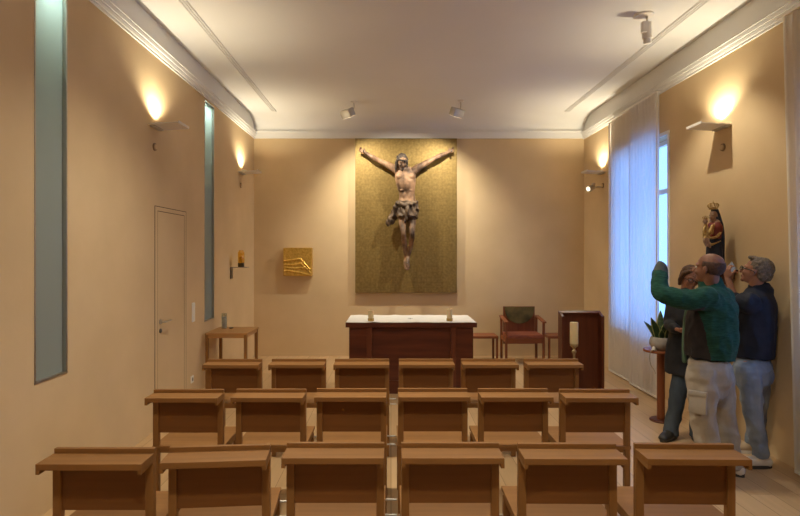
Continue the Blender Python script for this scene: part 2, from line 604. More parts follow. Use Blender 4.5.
# slit windows: frosted pane in a steel frame, shallow lit shaft behind
for i, (y0, y1, z0, z1) in enumerate(SLITS):
    w = struct(empty('window_%d' % (i + 1), (XL, (y0 + y1) / 2, z0), '', ''))
    del w['label'], w['category']
    off = w.location
    bm = bmesh.new()
    fw, x0, x1 = 0.013, XL - 0.05, XL + 0.005
    for a, b in (((x0, y0, z0), (x1, y0 + fw, z1)), ((x0, y1 - fw, z0), (x1, y1, z1)),
                 ((x0, y0, z0), (x1, y1, z0 + fw)), ((x0, y0, z1 - fw), (x1, y1, z1))):
        box(bm, V(a) - off, V(b) - off, 0.002)
    finish('window_frame', bm, M['steel'], w)
    bm = B((V((XL - 0.030, y0 + fw, z0 + fw)) - off, V((XL - 0.024, y1 - fw, z1 - fw)) - off), bev=0)
    finish('pane', bm, M['frost'], w)
    bm = B((V((XL - WT - 0.02, y0 - 0.02, z0 - 0.02)) - off, V((XL - WT + 0.02, y1 + 0.02, z1 + 0.02)) - off), bev=0)
    finish('shaft_back', bm, M['ceiling'], w)
    l = bpy.data.lights.new('shaft_lamp', 'AREA')
    l.shape = 'RECTANGLE'
    l.size, l.size_y = 0.14, 0.28
    l.energy = 5.0
    l.color = (0.74, 0.93, 1.0)
    lo = bpy.data.objects.new('shaft_lamp', l)
    COL.objects.link(lo)
    lo.parent = w
    lo.location = V((XL - 0.16, (y0 + y1) / 2, z1 - 0.03)) - off

# tall windows on the right, behind the curtains
for i, (y0, y1, z0, z1) in enumerate(RWINS):
    w = struct(empty('window_%d' % (i + 3), (XR, (y0 + y1) / 2, z0), '', ''))
    del w['label'], w['category']
    off = w.location
    bm = bmesh.new()
    xa, xb, fw = XR + 0.14, XR + 0.20, 0.055
    ym = (y0 + y1) / 2
    for a, b in (((xa, y0, z0), (xb, y0 + fw, z1)), ((xa, y1 - fw, z0), (xb, y1, z1)), ((xa, y0, z0), (xb, y1, z0 + fw)),
                 ((xa, y0, z1 - fw), (xb, y1, z1)), ((xa, ym - 0.04, z0), (xb, ym + 0.04, z1)), ((xa, y0, 2.45), (xb, y1, 2.51))):
        box(bm, V(a) - off, V(b) - off, 0.004)
    finish('window_frame', bm, M['white_metal'], w)
    bm = B((V((XR + 0.165, y0 + 0.01, z0 + 0.01)) - off, V((XR + 0.172, y1 - 0.01, z1 - 0.01)) - off), bev=0)
    finish('pane', bm, M['glass'], w)
    bm = B((V((XR - 0.012, y0 - 0.03, z0 - 0.03)) - off, V((XR + 0.14, y1 + 0.03, z0)) - off), bev=0.004)
    finish('window_sill', bm, M['white_metal'], w)
    bm = bmesh.new()
    for a, b in (((XR - 0.012, y0 - 0.045, z0), (XR + 0.002, y0, z1 + 0.045)), ((XR - 0.012, y1, z0), (XR + 0.002, y1 + 0.045, z1 + 0.045)),
                 ((XR - 0.012, y0, z1), (XR + 0.002, y1, z1 + 0.045))):
        box(bm, V(a) - off, V(b) - off, 0.002)
    finish('window_casing', bm, M['white_metal'], w)

# flush door in the left wall
d = struct(empty('door_1', (XL, 5.55, 0), '', ''))
del d['label'], d['category']
bm = bmesh.new()
gap = plain('shadow_gap', (0.10, 0.055, 0.025), 0.9)
Y0, Y1, ZT = 5.155, 5.945, 2.18
y0, y1, zt = 5.212, 5.892, 2.135
box(bm, (0.0, Y0 - 5.55 + 0.007, 0.0), (0.004, y0 - 5.55, ZT - 0.007))
box(bm, (0.0, y1 - 5.55, 0.0), (0.004, Y1 - 5.55 - 0.010, ZT - 0.007))
box(bm, (0.0, y0 - 5.55, zt), (0.004, y1 - 5.55, ZT - 0.007))
finish('door_frame', bm, M['wall'], d)
bm = B(((0.0, y0 - 5.55 + 0.007, 0.004), (0.004, y1 - 5.55 - 0.010, zt - 0.007)), bev=0)
finish('door_leaf', bm, M['wall'], d)
bm = B(((0.0, Y0 - 5.55, 0.0), (0.003, Y1 - 5.55, ZT)), bev=0)
finish('door_joint', bm, gap, d)
bm = bmesh.new()
hy = 5.27 - 5.55
tube(bm, [(0.006, hy, 1.04), (0.05, hy, 1.04), (0.058, hy + 0.02, 1.04), (0.058, hy + 0.13, 1.04)], [0.010, 0.010, 0.010, 0.009], sub=3)
tube(bm, [(0.004, hy, 1.04), (0.014, hy, 1.04)], [0.024, 0.024], caps=('flat', 'flat'), seg=20)
finish('door_handle', bm, M['steel'], d, smooth=True, angle=0.6)
bm = bmesh.new()
tube(bm, [(0.004, hy, 0.95), (0.014, hy, 0.95)], [0.022, 0.022], caps=('flat', 'flat'), seg=20)
tube(bm, [(0.012, hy, 0.95), (0.02, hy, 0.95)], [0.010, 0.010], caps=('flat', 'flat'), seg=12)
finish('lock', bm, M['steel_dark'], d, smooth=True, angle=0.6)

# ------------------------------------------------------------------ chairs in three rows
CW = 0.23          # half width


def make_chair():
    root = empty('prayer_chair', (0, 0, 0), 'x', 'chair', 'chairs in three rows')
    for s in (-1, 1):
        a, b = sorted((s * CW, s * (CW - 0.037)))
        finish('rear_leg', B(((a, 0, 0), (b, 0.034, 0.79)), bev=0.003), M['beech_z'], root)
        finish('front_leg', B(((a, 0.352, 0), (b, 0.386, 0.412)), bev=0.003), M['beech_z'], root)
    finish('back_panel', B(((-CW + 0.032, 0.010, 0.540), (CW - 0.032, 0.027, 0.785)), bev=0.002), M['beech_panel'], root)
    led = finish('book_ledge', B(((-CW, -0.118, 0.773), (CW, 0.034, 0.801)), bev=0.002), M['beech_x'], root)
    finish('ledge_lip', B(((-CW, 0.012, 0.799), (CW, 0.034, 0.822)), bev=0.002), M['beech_x'], led)
    for s in (-1, 1):
        bm = bmesh.new()
        a, b = sorted((s * CW, s * (CW - 0.016)))
        prism(bm, [(-0.117, 0.774), (0.001, 0.774), (0.001, 0.762), (-0.085, 0.755), (-0.117, 0.755)], 'X', a, b)
        finish('ledge_bracket', bm, M['beech_y'], led)
    bm = bmesh.new()
    box(bm, (-CW - 0.003, -0.004, 0.433), (CW + 0.003, 0.400, 0.455), 0.003)
    finish('seat', bm, M['beech_x'], root)
    ap = bmesh.new()
    box(ap, (-CW + 0.044, 0.004, 0.410), (CW - 0.044, 0.028, 0.434), 0.002)
    box(ap, (-CW + 0.044, 0.360, 0.385), (CW - 0.044, 0.382, 0.434), 0.002)
    for s in (-1, 1):
        a, b = sorted((s * (CW - 0.004), s * (CW - 0.028)))
        box(ap, (a, 0.030, 0.395), (b, 0.354, 0.434), 0.002)
    finish('seat_frame', ap, M['beech_x'], root)
    for y in (0.215, 0.385):
        bm = bmesh.new()
        tube(bm, [(CW - 0.03, y, 0.383), (CW + 0.062, y, 0.383)], [0.0055, 0.0055], seg=8, caps=('flat', 'flat'))
        finish('link_rod', bm, M['grey_metal'], root, smooth=True, angle=0.6)
    return root


proto = make_chair()
ORD = ['next to the left wall', 'second from the left wall', 'just left of the centre aisle', 'just right of the centre aisle',
       'second from the right end', 'at the right end']
ROWS = [
    ('row farthest from the altar', [-1.317, -0.794, -0.262, 0.279, 0.828, 1.378], [2.435, 2.465, 2.505, 2.505, 2.495, 2.490], [0, 4.6, 0, 0, -0.6, -1.2]),
    ('middle row', [-1.330, -0.790, -0.260, 0.276, 0.806, 1.340], [3.49, 3.50, 3.51, 3.515, 3.51, 3.495], [0, 0, 0, 0.4, 0, -0.5]),
    ('row nearest the altar', [-1.320, -0.780, -0.245, 0.296, 0.823, 1.356], [4.49, 4.50, 4.50, 4.50, 4.50, 4.50], [0, 0, 0.4, 0, 0, 0]),
]
for rname, xs, ys, rots in ROWS:
    for k in range(6):
        c = copy_tree(proto)
        c.location = (xs[k], ys[k], 0)
        c.rotation_euler = (0, 0, math.radians(rots[k]))
        c['label'] = 'beech chair in the %s, %s' % (rname, ORD[k])
        if k == 5 or rots[k] == 0 and xs[k] == -1.317:
            for ch in list(c.children):
                if ch.name.startswith('link_rod') and rname:
                    bpy.data.objects.remove(ch)

for ch in list(proto.children_recursive):
    bpy.data.objects.remove(ch)
bpy.data.objects.remove(proto)

# ------------------------------------------------------------------ altar
AX, AY0, AY1, AZ = 0.247, 6.48, 7.25, 0.872
alt = empty('altar', (AX, AY0, 0), 'dark mahogany block altar under the crucifix, white linen on top', 'altar')
hw = 0.80
finish('altar_top', B(((-hw, 0, AZ - 0.058), (hw, AY1 - AY0, AZ)), bev=0.003), M['mahog_x'], alt)
bm = B(((-hw + 0.04, 0.045, 0.0), (hw - 0.04, AY1 - AY0 - 0.03, AZ - 0.058)), bev=0.002)
finish('altar_body', bm, M['mahog_x'], alt)
for s in (-1, 1):
    a, b = sorted((s * 0.545, s * 0.48))
    finish('pilaster', B(((a, 0.008, 0.0), (b, 0.05, AZ - 0.058)), bev=0.002), M['mahog_z'], alt)
    a, b = sorted((s * 0.755, s * 0.545))
    finish('side_panel', B(((a, 0.028, 0.07), (b, 0.05, AZ - 0.058)), bev=0.002), M['mahog_x'], alt)
finish('plinth', B(((-0.48, 0.030, 0.0), (0.48, 0.05, 0.16)), bev=0.002), M['mahog_x'], alt)

# linen cloth, a little rumpled along the edges, with a small embroidered cross
cl = empty('altar_cloth', (AX, AY0 + 0.38, AZ), 'white linen cloth with a tiny cross covering the altar top', 'altar cloth')
bm = bmesh.new()
nx, ny = 60, 24
top = []
for j in range(ny + 1):
    row = []
    for i in range(nx + 1):
        u, v = i / nx * 2 - 1, j / ny * 2 - 1
        x, y = u * (hw - 0.006), v * 0.375
        e = max(abs(u), abs(v)) ** 8
        row.append(bm.verts.new((x, y + 0.004 * noise.noise(V((x * 7, y * 3, 1))) * e,
                                 0.004 + 0.010 * e * max(0.0, noise.noise(V((x * 8, y * 8, 0.3)))))))
    top.append(row)
for j in range(ny):
    for i in range(nx):
        bm.faces.new((top[j][i], top[j][i + 1], top[j + 1][i + 1], top[j + 1][i]))
r = bmesh.ops.extrude_face_region(bm, geom=bm.faces[:])
for e in r['geom']:
    if isinstance(e, bmesh.types.BMVert):
        e.co.z -= 0.0032
finish('linen', bm, M['cloth_white'], cl, smooth=True, angle=0.8)
bm = B(((-0.006, -0.05, 0.002), (0.006, 0.05, 0.0062)), ((-0.032, 0.004, 0.002), (0.032, 0.016, 0.0062)), bev=0)
finish('embroidered_cross', bm, plain('grey_thread', (0.35, 0.33, 0.30), 0.9), cl)


def candle(loc, r, h, label):
    root = empty('altar_candle', loc, label, 'candle', 'candles on the altar')
    bm = bmesh.new()
    lathe(bm, [(r * 0.85, 0.0), (r * 1.02, 0.004), (r * 1.02, 0.028), (r * 0.95, 0.036)], seg=24)
    finish('candle_foot', bm, M['wax_gold'], root, smooth=True, angle=0.6)
    bm = bmesh.new()
    lathe(bm, [(r * 0.92, 0.034), (r * 0.92, h - 0.006), (r * 0.86, h), (r * 0.5, h - 0.005), (0, h - 0.007)], seg=24)
    finish('wax', bm, M['wax'], root, smooth=True, angle=0.6)
    bm = bmesh.new()
    tube(bm, [(0, 0, h - 0.010), (0.001, 0, h + 0.012)], [0.0018, 0.0012], seg=6)
    finish('wick', bm, M['black'], root)


candle((-0.250, 6.62, AZ + 0.0035), 0.038, 0.130, 'short cream pillar candle on the left end of the altar')
candle((0.728, 6.62, AZ + 0.0035), 0.038, 0.148, 'slightly taller cream pillar candle on the right end of the altar')

# ------------------------------------------------------------------ gold panel and corpus
gp = B(((-0.842, 0, 0), (0.842, 0.05, 2.555)), bev=0.003)
g = finish('gilded_panel', gp, M['gold_leaf'])
g.location = (0.25, 8.825, 1.062)
finish('wall_mount', B(((-0.70, 0.05, 1.9), (0.70, 0.0735, 2.1)), ((-0.70, 0.05, 0.3), (0.70, 0.0735, 0.5)), bev=0), M['steel_dark'], g)
tag(g, 'tall gold-leaf panel behind the crucified figure on the back wall', 'panel')

DY = 8.70


def hand(bm, wrist, direc, normal, thumb, size=1.0, curl=0.5, spread=0.12):
    """Palm, four unequal bent fingers and a thumb; fingers curl towards `normal`."""
    d = V(direc).normalized()
    n = V(normal)
    n = (n - d * n.dot(d)).normalized()
    t = V(thumb)
    t = (t - d * t.dot(d) - n * t.dot(n)).normalized()
    w = V(wrist)
    s = size
    tube(bm, [w, w + d * 0.045 * s, w + d * 0.088 * s], [(0.027 * s, 0.020 * s), (0.038 * s, 0.017 * s), (0.040 * s, 0.013 * s)], side=t, sub=3)
    for k, (ln, off) in enumerate(((0.072, 0.030), (0.082, 0.010), (0.076, -0.010), (0.060, -0.029))):
        b = w + d * (0.088 - 0.004 * abs(k - 1)) * s + t * off * s
        fd = (d + t * (off * spread / 0.03)).normalized()
        pts = [b - fd * 0.012 * s, b]
        ang = 0.0
        for frac, cu in ((0.45, 0.7), (0.32, 1.0), (0.23, 0.8)):
            ang += curl * cu
            b = b + (fd * math.cos(ang) + n * math.sin(ang)) * ln * frac * s
            pts.append(b)
        tube(bm, pts, [0.0095 * s, 0.0095 * s, 0.0085 * s, 0.0078 * s, 0.0068 * s], seg=8, sub=2)
    b = w + d * 0.030 * s + t * 0.024 * s
    td = (d * 0.7 + t * 0.75 + n * 0.35).normalized()
    b2 = b + td * 0.040 * s
    b3 = b2 + (td * 0.6 + d * 0.6 + n * curl * 0.5).normalized() * 0.030 * s
    tube(bm, [b, b2, b3], [0.013 * s, 0.0105 * s, 0.008 * s], seg=8, sub=2)


def head_basis(f, u):
    f = V(f).normalized()
    u = V(u)
    u = (u - f * u.dot(f)).normalized()
    r = f.cross(u)
    return Matrix((r, f, u)).transposed()


def head(bm, c, R, s=1.0, neck_to=None, neck_r=0.056):
    c = V(c)

    def p(x, y, z):
        return c + R @ (V((x, y, z)) * s)

    def e(q, r):
        ell(bm, p(*q), [a * s for a in r], R)
    e((0, -0.012, 0.036), (0.076, 0.098, 0.086))
    e((0, 0.030, -0.022), (0.064, 0.062, 0.082))
    e((0, 0.034, -0.070), (0.048, 0.050, 0.036))
    e((0, 0.076, -0.092), (0.022, 0.018, 0.017))
    for sx in (-1, 1):
        e((sx * 0.040, 0.066, -0.028), (0.022, 0.020, 0.022))
        e((sx * 0.080, -0.006, -0.006), (0.008, 0.019, 0.031))
        tube(bm, [p(sx * 0.012, 0.086, 0.026), p(sx * 0.034, 0.080, 0.030), p(sx * 0.052, 0.064, 0.022)], [0.009 * s, 0.010 * s, 0.008 * s], seg=8)
    tube(bm, [p(0, 0.086, 0.014), p(0, 0.103, -0.012), p(0, 0.109, -0.028)], [0.010 * s, 0.012 * s, 0.014 * s], seg=10)
    e((0, 0.088, -0.055), (0.024, 0.012, 0.006))
    e((0, 0.087, -0.066), (0.021, 0.012, 0.007))
    if neck_to is not None:
        nb = V(neck_to)
        tube(bm, [p(0, -0.022, -0.03), p(0, -0.024, -0.075), nb], [neck_r, neck_r, neck_r * 1.15], seg=16, sub=3)
    return p


def eyes(parent, p, R, s, mat):
    for sx in (-1, 1):
        bm = bmesh.new()
        ell(bm, p(sx * 0.031, 0.078, 0.006), (0.013 * s, 0.012 * s, 0.009 * s), R, seg=10)
        o = finish('eye', bm, M[mat] if mat in M else mat, parent, smooth=True)
        o.location = -parent.location


cr = empty('crucifix_figure', (0.25, 8.80, 2.6), 'carved painted figure of Christ hanging with outstretched arms on the gold panel', 'sculpture')
bm = bmesh.new()
Rh = head_basis((0.22, -0.82, -0.52), (0.12, -0.35, 0.93))
ch = at(402.0, 161.8, 8.60)
ph = head(bm, ch, Rh, 0.98, neck_to=at(404.5, 172.5, DY), neck_r=0.058)
S = (1, 0, 0)
tube(bm, [at(405.3, 170, DY), at(405.3, 176, DY - .02), at(406, 184, DY - .03), at(407, 194, DY), at(407.2, 203, DY), at(407, 210, DY)],
     [(0.13, 0.07), (0.172, 0.105), (0.160, 0.110), (0.128, 0.088), (0.148, 0.098), (0.135, 0.098)], side=S)
for s in (-1, 1):     # rib cage and chest muscles
    ell(bm, at(405.3 + s * 5.0, 176.5, DY - .10), (0.075, 0.032, 0.050))
    for k in range(4):
        q = at(406 + s * 4.6, 182.5 + k * 2.6, DY - .085)
        tube(bm, [q + V((s * 0.055, 0.05, 0.02)), q + V((0, -0.012, 0)), q + V((-s * 0.045, 0.0, 0.012))], [0.011, 0.011, 0.009], seg=8)
    ell(bm, at(407 + s * 2.4, 195, DY - .075), (0.034, 0.02, 0.075))
# arms
tube(bm, [at(398.5, 171.5, DY), at(393, 167.8, DY), at(386, 164.2, DY), at(378.5, 160.3, DY), at(372, 156.8, DY), at(365.3, 152.8, DY + .03)],
     [0.07, 0.062, 0.050, 0.040, 0.041, 0.027])
tube(bm, [at(413, 171.5, DY), at(418.5, 167.5, DY), at(425.5, 163.5, DY), at(433, 159.2, DY), at(440, 155.8, DY), at(447.8, 152.6, DY + .03)],
     [0.07, 0.062, 0.050, 0.040, 0.041, 0.027])
hand(bm, at(365.6, 153.0, DY + .03), (-0.85, -0.05, 0.5), (0.1, -1, 0.1), (0.4, 0, 0.9), 0.95, curl=0.75, spread=0.2)
hand(bm, at(447.5, 152.8, DY + .03), (0.88, -0.05, 0.45), (-0.1, -1, 0.1), (-0.4, 0, 0.9), 0.95, curl=0.65, spread=0.2)
# legs, crossed at the feet
tube(bm, [at(402.8, 210, DY), at(402.3, 221, DY - .05), at(403.4, 232, DY - .13), at(403.8, 236, DY - .12), at(404.4, 244, DY - .03), at(406.0, 258, DY + .03)],
     [0.078, 0.062, 0.044, 0.040, 0.042, 0.027])
tube(bm, [at(411.3, 210, DY), at(412.5, 221, DY - .05), at(412.2, 232, DY - .13), at(412.2, 236, DY - .12), at(411.0, 244, DY - .04), at(408.0, 258, DY)],
     [0.078, 0.062, 0.044, 0.040, 0.042, 0.027])
tube(bm, [at(406.2, 257, DY + .05), at(405.6, 262, DY - .01), at(406.4, 267, DY - .05), at(407.2, 269.5, DY - .07)], [(0.028, 0.028), (0.034, 0.026), (0.036, 0.020), (0.028, 0.013)], side=S)
tube(bm, [at(408.0, 257, DY + .00), at(407.6, 261, DY - .07), at(407.9, 265.5, DY - .11), at(408.5, 268, DY - .12)], [(0.028, 0.028), (0.034, 0.026), (0.036, 0.020), (0.028, 0.013)], side=S)
for k in range(5):
    q = at(407.0 + (k - 2) * 0.75, 267.4, DY - .115)
    tube(bm, [q, q + V((0, -0.012, -0.028))], [0.011, 0.009], seg=6)
bake('body', bm, M['corpus'], cr, voxel=0.009, smooth=3, wrinkle=lambda c, n: 0.004 * noise.noise(c * 22))
# hair, beard and crown of thorns
bm = bmesh.new()
ell(bm, ph(0, -0.026, 0.052), (0.082, 0.094, 0.082), Rh)
for sx in (-1, 1):
    tube(bm, [ph(sx * 0.066, -0.005, 0.06), ph(sx * 0.080, -0.01, -0.01), ph(sx * 0.082, 0.0, -0.08), ph(sx * 0.082, 0.02, -0.16)], [0.026, 0.031, 0.03, 0.018])
    tube(bm, [ph(sx * 0.03, -0.085, 0.03), ph(sx * 0.045, -0.085, -0.06), ph(sx * 0.06, -0.06, -0.15)], [0.036, 0.036, 0.022])
bake('hair', bm, M['corpus_hair'], cr, voxel=0.010, smooth=2, wrinkle=lambda c, n: 0.007 * noise.noise(c * 34))
bm = bmesh.new()
ell(bm, ph(0, 0.066, -0.092), (0.036, 0.030, 0.040), Rh)
bake('beard', bm, M['corpus_hair'], cr, voxel=0.008, smooth=2, wrinkle=lambda c, n: 0.006 * noise.noise(c * 40))
bm = bmesh.new()
for j in range(3):
    pts = []
    for k in range(25):
        a = 2 * PI * k / 24
        w = 0.008 * math.sin(5 * a + 2.1 * j)
        pts.append(ph((0.086 + w) * math.cos(a), -0.014 + (0.104 + w) * math.sin(a), 0.055 + 0.012 * math.sin(4 * a + j * 2.1)))
    tube(bm, pts, [0.008] * 25, seg=6, sub=1)
for k in range(18):
    a = 2 * PI * k / 18
    q = ph(0.09 * math.cos(a), -0.014 + 0.108 * math.sin(a), 0.055)
    dr = Rh @ V((math.cos(a + 0.5), math.sin(a + 0.5), 0.5 * (-1) ** k))
    tube(bm, [q, q + dr * 0.03], [0.005, 0.001], seg=5)
o = finish('crown_of_thorns', bm, plain('thorn_brown', (0.05, 0.035, 0.025), 0.7), cr, smooth=True)
o.location = -cr.location
# loincloth with a fluttering end on the left
bm = bmesh.new()
tube(bm, [at(407.2, 201.0, DY), at(407.2, 206, DY), at(407.3, 213, DY - .02), at(407.3, 218.5, DY - .05)],
     [(0.168, 0.118), (0.178, 0.128), (0.180, 0.130), (0.165, 0.125)], side=S, caps=('flat', 'flat'), seg=28)
tube(bm, [at(397.6, 202.5, DY - .08), at(403, 205, DY - .13), at(410, 204.5, DY - .13), at(417, 202.0, DY - .07)], [0.03, 0.035, 0.035, 0.03])
tube(bm, [at(400, 203, DY - .06), at(396.5, 206, DY - .06), at(394.5, 212, DY - .02), at(392.5, 218, DY), at(390.0, 222.0, DY - .01)],
     [(0.03, 0.03), (0.045, 0.035), (0.055, 0.032), (0.070, 0.035), (0.066, 0.03)], side=S)
tube(bm, [at(394, 214, DY - .02), at(390.5, 218, DY - .03), at(388.3, 222.5, DY - .02), at(388.6, 224.5, DY - .02)], [0.03, 0.038, 0.042, 0.03])
tube(bm, [at(416.5, 202.5, DY - .05), at(417.4, 208, DY - .05), at(417.3, 216, DY - .04)], [(0.022, 0.04), (0.026, 0.05), (0.022, 0.035)], side=S)
tube(bm, [at(408, 205, DY - .13), at(407, 212, DY - .15), at(405.5, 221, DY - .13)], [0.035, 0.038, 0.022])


def lw(c, n):
    return 0.010 * math.sin(70 * c.x + 45 * c.z + 4 * noise.noise(c * 9)) * 0.6 + 0.010 * noise.noise(c * 20)


bake('loincloth', bm, M['loin'], cr, voxel=0.009, smooth=2, wrinkle=lw)
for p0, ya, yb in ((at(363.4, 151.6, DY), -0.045, 0.12), (at(451.0, 151.6, DY), -0.045, 0.12), (at(407, 262.5, DY), -0.15, 0.12)):
    bm = bmesh.new()
    tube(bm, [p0 + V((0, ya, 0)), p0 + V((0, yb, 0))], [0.006, 0.006], seg=8)
    tube(bm, [p0 + V((0, ya - 0.006, 0)), p0 + V((0, ya + 0.004, 0))], [0.013, 0.013], seg=8)
    o = finish('nail', bm, M['steel_dark'], cr, smooth=True, angle=0.6)
    o.location = -cr.location
bm = B((at(405.0, 190, 8.8235) + V((-0.04, -0.10, -0.1)), at(405.0, 190, 8.8235) + V((0.08, 0, 0.1))), bev=0)
o = finish('wall_mount', bm, M['steel_dark'], cr)
o.location = -cr.location

# ------------------------------------------------------------------ gold relief box on the back wall
tb = empty('gold_relief', (-1.541, 8.8965, 1.341), 'small square beaten-gold relief with wavy ridges on the back wall', 'wall relief')
finish('wall_mount', B(((-0.18, -0.002, 0.2), (0.18, 0.002, 0.3)), bev=0), M['steel_dark'], tb)
finish('relief_case', B(((-0.235, -0.105, 0), (0.235, 0, 0.465)), bev=0.003), M['gold'], tb)
bm = bmesh.new()
n = 64
g = []
for j in range(n + 1):
    row = []
    for i in range(n + 1):
        x, z = (i / n - 0.5) * 0.46, 0.005 + j / n * 0.455
        u, v = i / n, j / n
        h = 0.004 * noise.noise(V((x * 60, z * 60, 0)))
        for c0, am, w_ in ((0.56, 0.020, 0.022), (0.42, 0.020, 0.02), (0.30, 0.012, 0.025), (0.14, 0.010, 0.03)):
            f = c0 + 0.035 * math.sin(u * 5 + c0 * 9) - (max(0, u - 0.62) ** 1.0) * (1.0 if c0 > 0.35 else 0.3)
            h += am * math.exp(-((v - f) / w_) ** 2) * (1.0 if u < 0.94 else 0.2)
        edge = min(u, 1 - u, v, 1 - v)
        if u < 0.05 and v < 0.75:
            h += 0.010 * abs(math.sin(v * 60))
        if edge < 0.012:
            h = 0
        row.append(bm.verts.new((x, -0.106 - max(h, -0.002), z)))
    g.append(row)
for j in range(n):
    for i in range(n):
        bm.faces.new((g[j][i], g[j][i + 1], g[j + 1][i + 1], g[j + 1][i]))
ed = [e for e in bm.edges if e.is_boundary]
r = bmesh.ops.extrude_edge_only(bm, edges=ed)
for e in r['geom']:
    if isinstance(e, bmesh.types.BMVert):
        e.co.y = -0.103
finish('relief_face', bm, M['gold'], tb, smooth=True, angle=0.9)

# ------------------------------------------------------------------ sanctuary light on its wall bracket
br = empty('wall_bracket', (XL, 7.62, 1.355), 'slim steel wall bracket with thin shelf under the amber light', 'bracket')
finish('bracket_plate', B(((0, -0.05, 0), (0.012, 0.05, 0.165)), bev=0.002), M['steel_dark'], br)
finish('bracket_shelf', B(((0.008, -0.055, 0.158), (0.245, 0.055, 0.165)), bev=0.001), M['steel_dark'], br)
al = empty('sanctuary_light', (XL + 0.145, 7.62, 1.5205), 'amber glass oil light on the steel wall bracket', 'lamp')
bm = bmesh.new()
lathe(bm, [(0.040, 0.0), (0.044, 0.004), (0.044, 0.055), (0.036, 0.058), (0.0, 0.058)], seg=28)
finish('lamp_base', bm, plain('dark_bronze', (0.10, 0.065, 0.02), 0.4, 0.6), al, smooth=True, angle=0.5)
bm = bmesh.new()
lathe(bm, [(0.044, 0.056), (0.046, 0.06), (0.046, 0.205), (0.034, 0.222), (0.030, 0.240), (0.027, 0.240), (0.031, 0.220), (0.042, 0.203), (0.042, 0.062), (0.040, 0.058)], seg=28)
finish('glass_chimney', bm, M['amber'], al, smooth=True, angle=0.7)
bm = bmesh.new()
lathe(bm, [(0.026, 0.058), (0.026, 0.15), (0.0, 0.152)], seg=20)
finish('oil_candle', bm, plain('amber_wax', (0.70, 0.50, 0.09), 0.5), al, smooth=True, angle=0.7)

# ------------------------------------------------------------------ credence table
ct = empty('credence_table', (-1.995, 6.44, 0), 'light beech side table in the back left corner', 'table')
X0, X1, YD, TZ = -0.255, 0.255, 0.56, 0.75
finish('tabletop', B(((X0, 0, TZ - 0.022), (X1, YD, TZ)), bev=0.002), M['oak_light'], ct)
for x in (X0 + 0.004, X1 - 0.040):
    for y in (0.004, YD - 0.040):
        finish('leg', B(((x, y, 0), (x + 0.036, y + 0.036, TZ - 0.022)), bev=0.002), M['beech_z'], ct)
finish('apron', B(((X0 + 0.04, 0.008, TZ - 0.06), (X1 - 0.04, 0.026, TZ - 0.022)), ((X0 + 0.04, YD - 0.03, TZ - 0.06), (X1 - 0.04, YD - 0.012, TZ - 0.022)),
                  ((X0 + 0.010, 0.04, TZ - 0.06), (X0 + 0.028, YD - 0.04, TZ - 0.022)), ((X1 - 0.028, 0.04, TZ - 0.06), (X1 - 0.010, YD - 0.04, TZ - 0.022)), bev=0.001),
       M['oak_light'], ct)
vs = empty('glass_votive', (-2.146, 6.86, TZ), 'tall clear glass tumbler filled grey on the light side table', 'votive glass')
bm = bmesh.new()
lathe(bm, [(0.0, 0.004), (0.031, 0.004), (0.031, 0.15), (0, 0.152)], seg=24)
finish('filling', bm, M['stone_grey'], vs, smooth=True, angle=0.6)
bm = bmesh.new()
lathe(bm, [(0.033, 0.0), (0.034, 0.002), (0.034, 0.195), (0.0325, 0.195), (0.0325, 0.003), (0, 0.003)], seg=24)
finish('tumbler', bm, M['vase_glass'], vs, smooth=True, angle=0.6)
bm = bmesh.new()
lathe(bm, [(0.018, 0.0), (0.030, 0.010), (0.031, 0.014), (0.022, 0.008), (0, 0.006)], seg=20)
o = finish('small_dish', bm, M['steel_dark'], smooth=True, angle=0.6)
o.location = (-2.05, 6.84, TZ)
tag(o, 'tiny dark dish beside the glass tumbler on the side table', 'dish')

# ------------------------------------------------------------------ switches and sockets
sw = empty('light_switch', (XL, 6.157, 0.925), 'white triple wall switch between the flush door and far slit window', 'light switch')
finish('switch_plate', B(((0, -0.040, 0), (0.009, 0.040, 0.222)), bev=0.003), M['white_plastic'], sw)
for k in range(3):
    finish('rocker', B(((0.006, -0.030, 0.010 + k * 0.071), (0.014, 0.030, 0.068 + k * 0.071)), bev=0.003), M['white_plastic'], sw)


def socket(loc, sgn, label):
    s_ = empty('wall_socket', loc, label, 'socket', 'wall sockets')
    a, b = sorted((0, sgn * 0.009))
    finish('socket_plate', B(((a, -0.040, -0.040), (b, 0.040, 0.040)), bev=0.003), M['white_plastic'], s_)
    bm = bmesh.new()
    tube(bm, [(sgn * 0.008, 0, 0), (sgn * 0.0105, 0, 0)], [0.022, 0.022], caps=('flat', 'flat'), seg=20)
    finish('socket_well', bm, plain('socket_grey', (0.25, 0.24, 0.22), 0.6), s_)


socket((XL, 6.12, 0.27), 1, 'white wall socket low beside the flush door')
socket((XR, 6.02, 0.24), -1, 'white wall socket low on the right wall behind the woman')


# ------------------------------------------------------------------ sconces
WARM = (1.0, 0.87, 0.62)


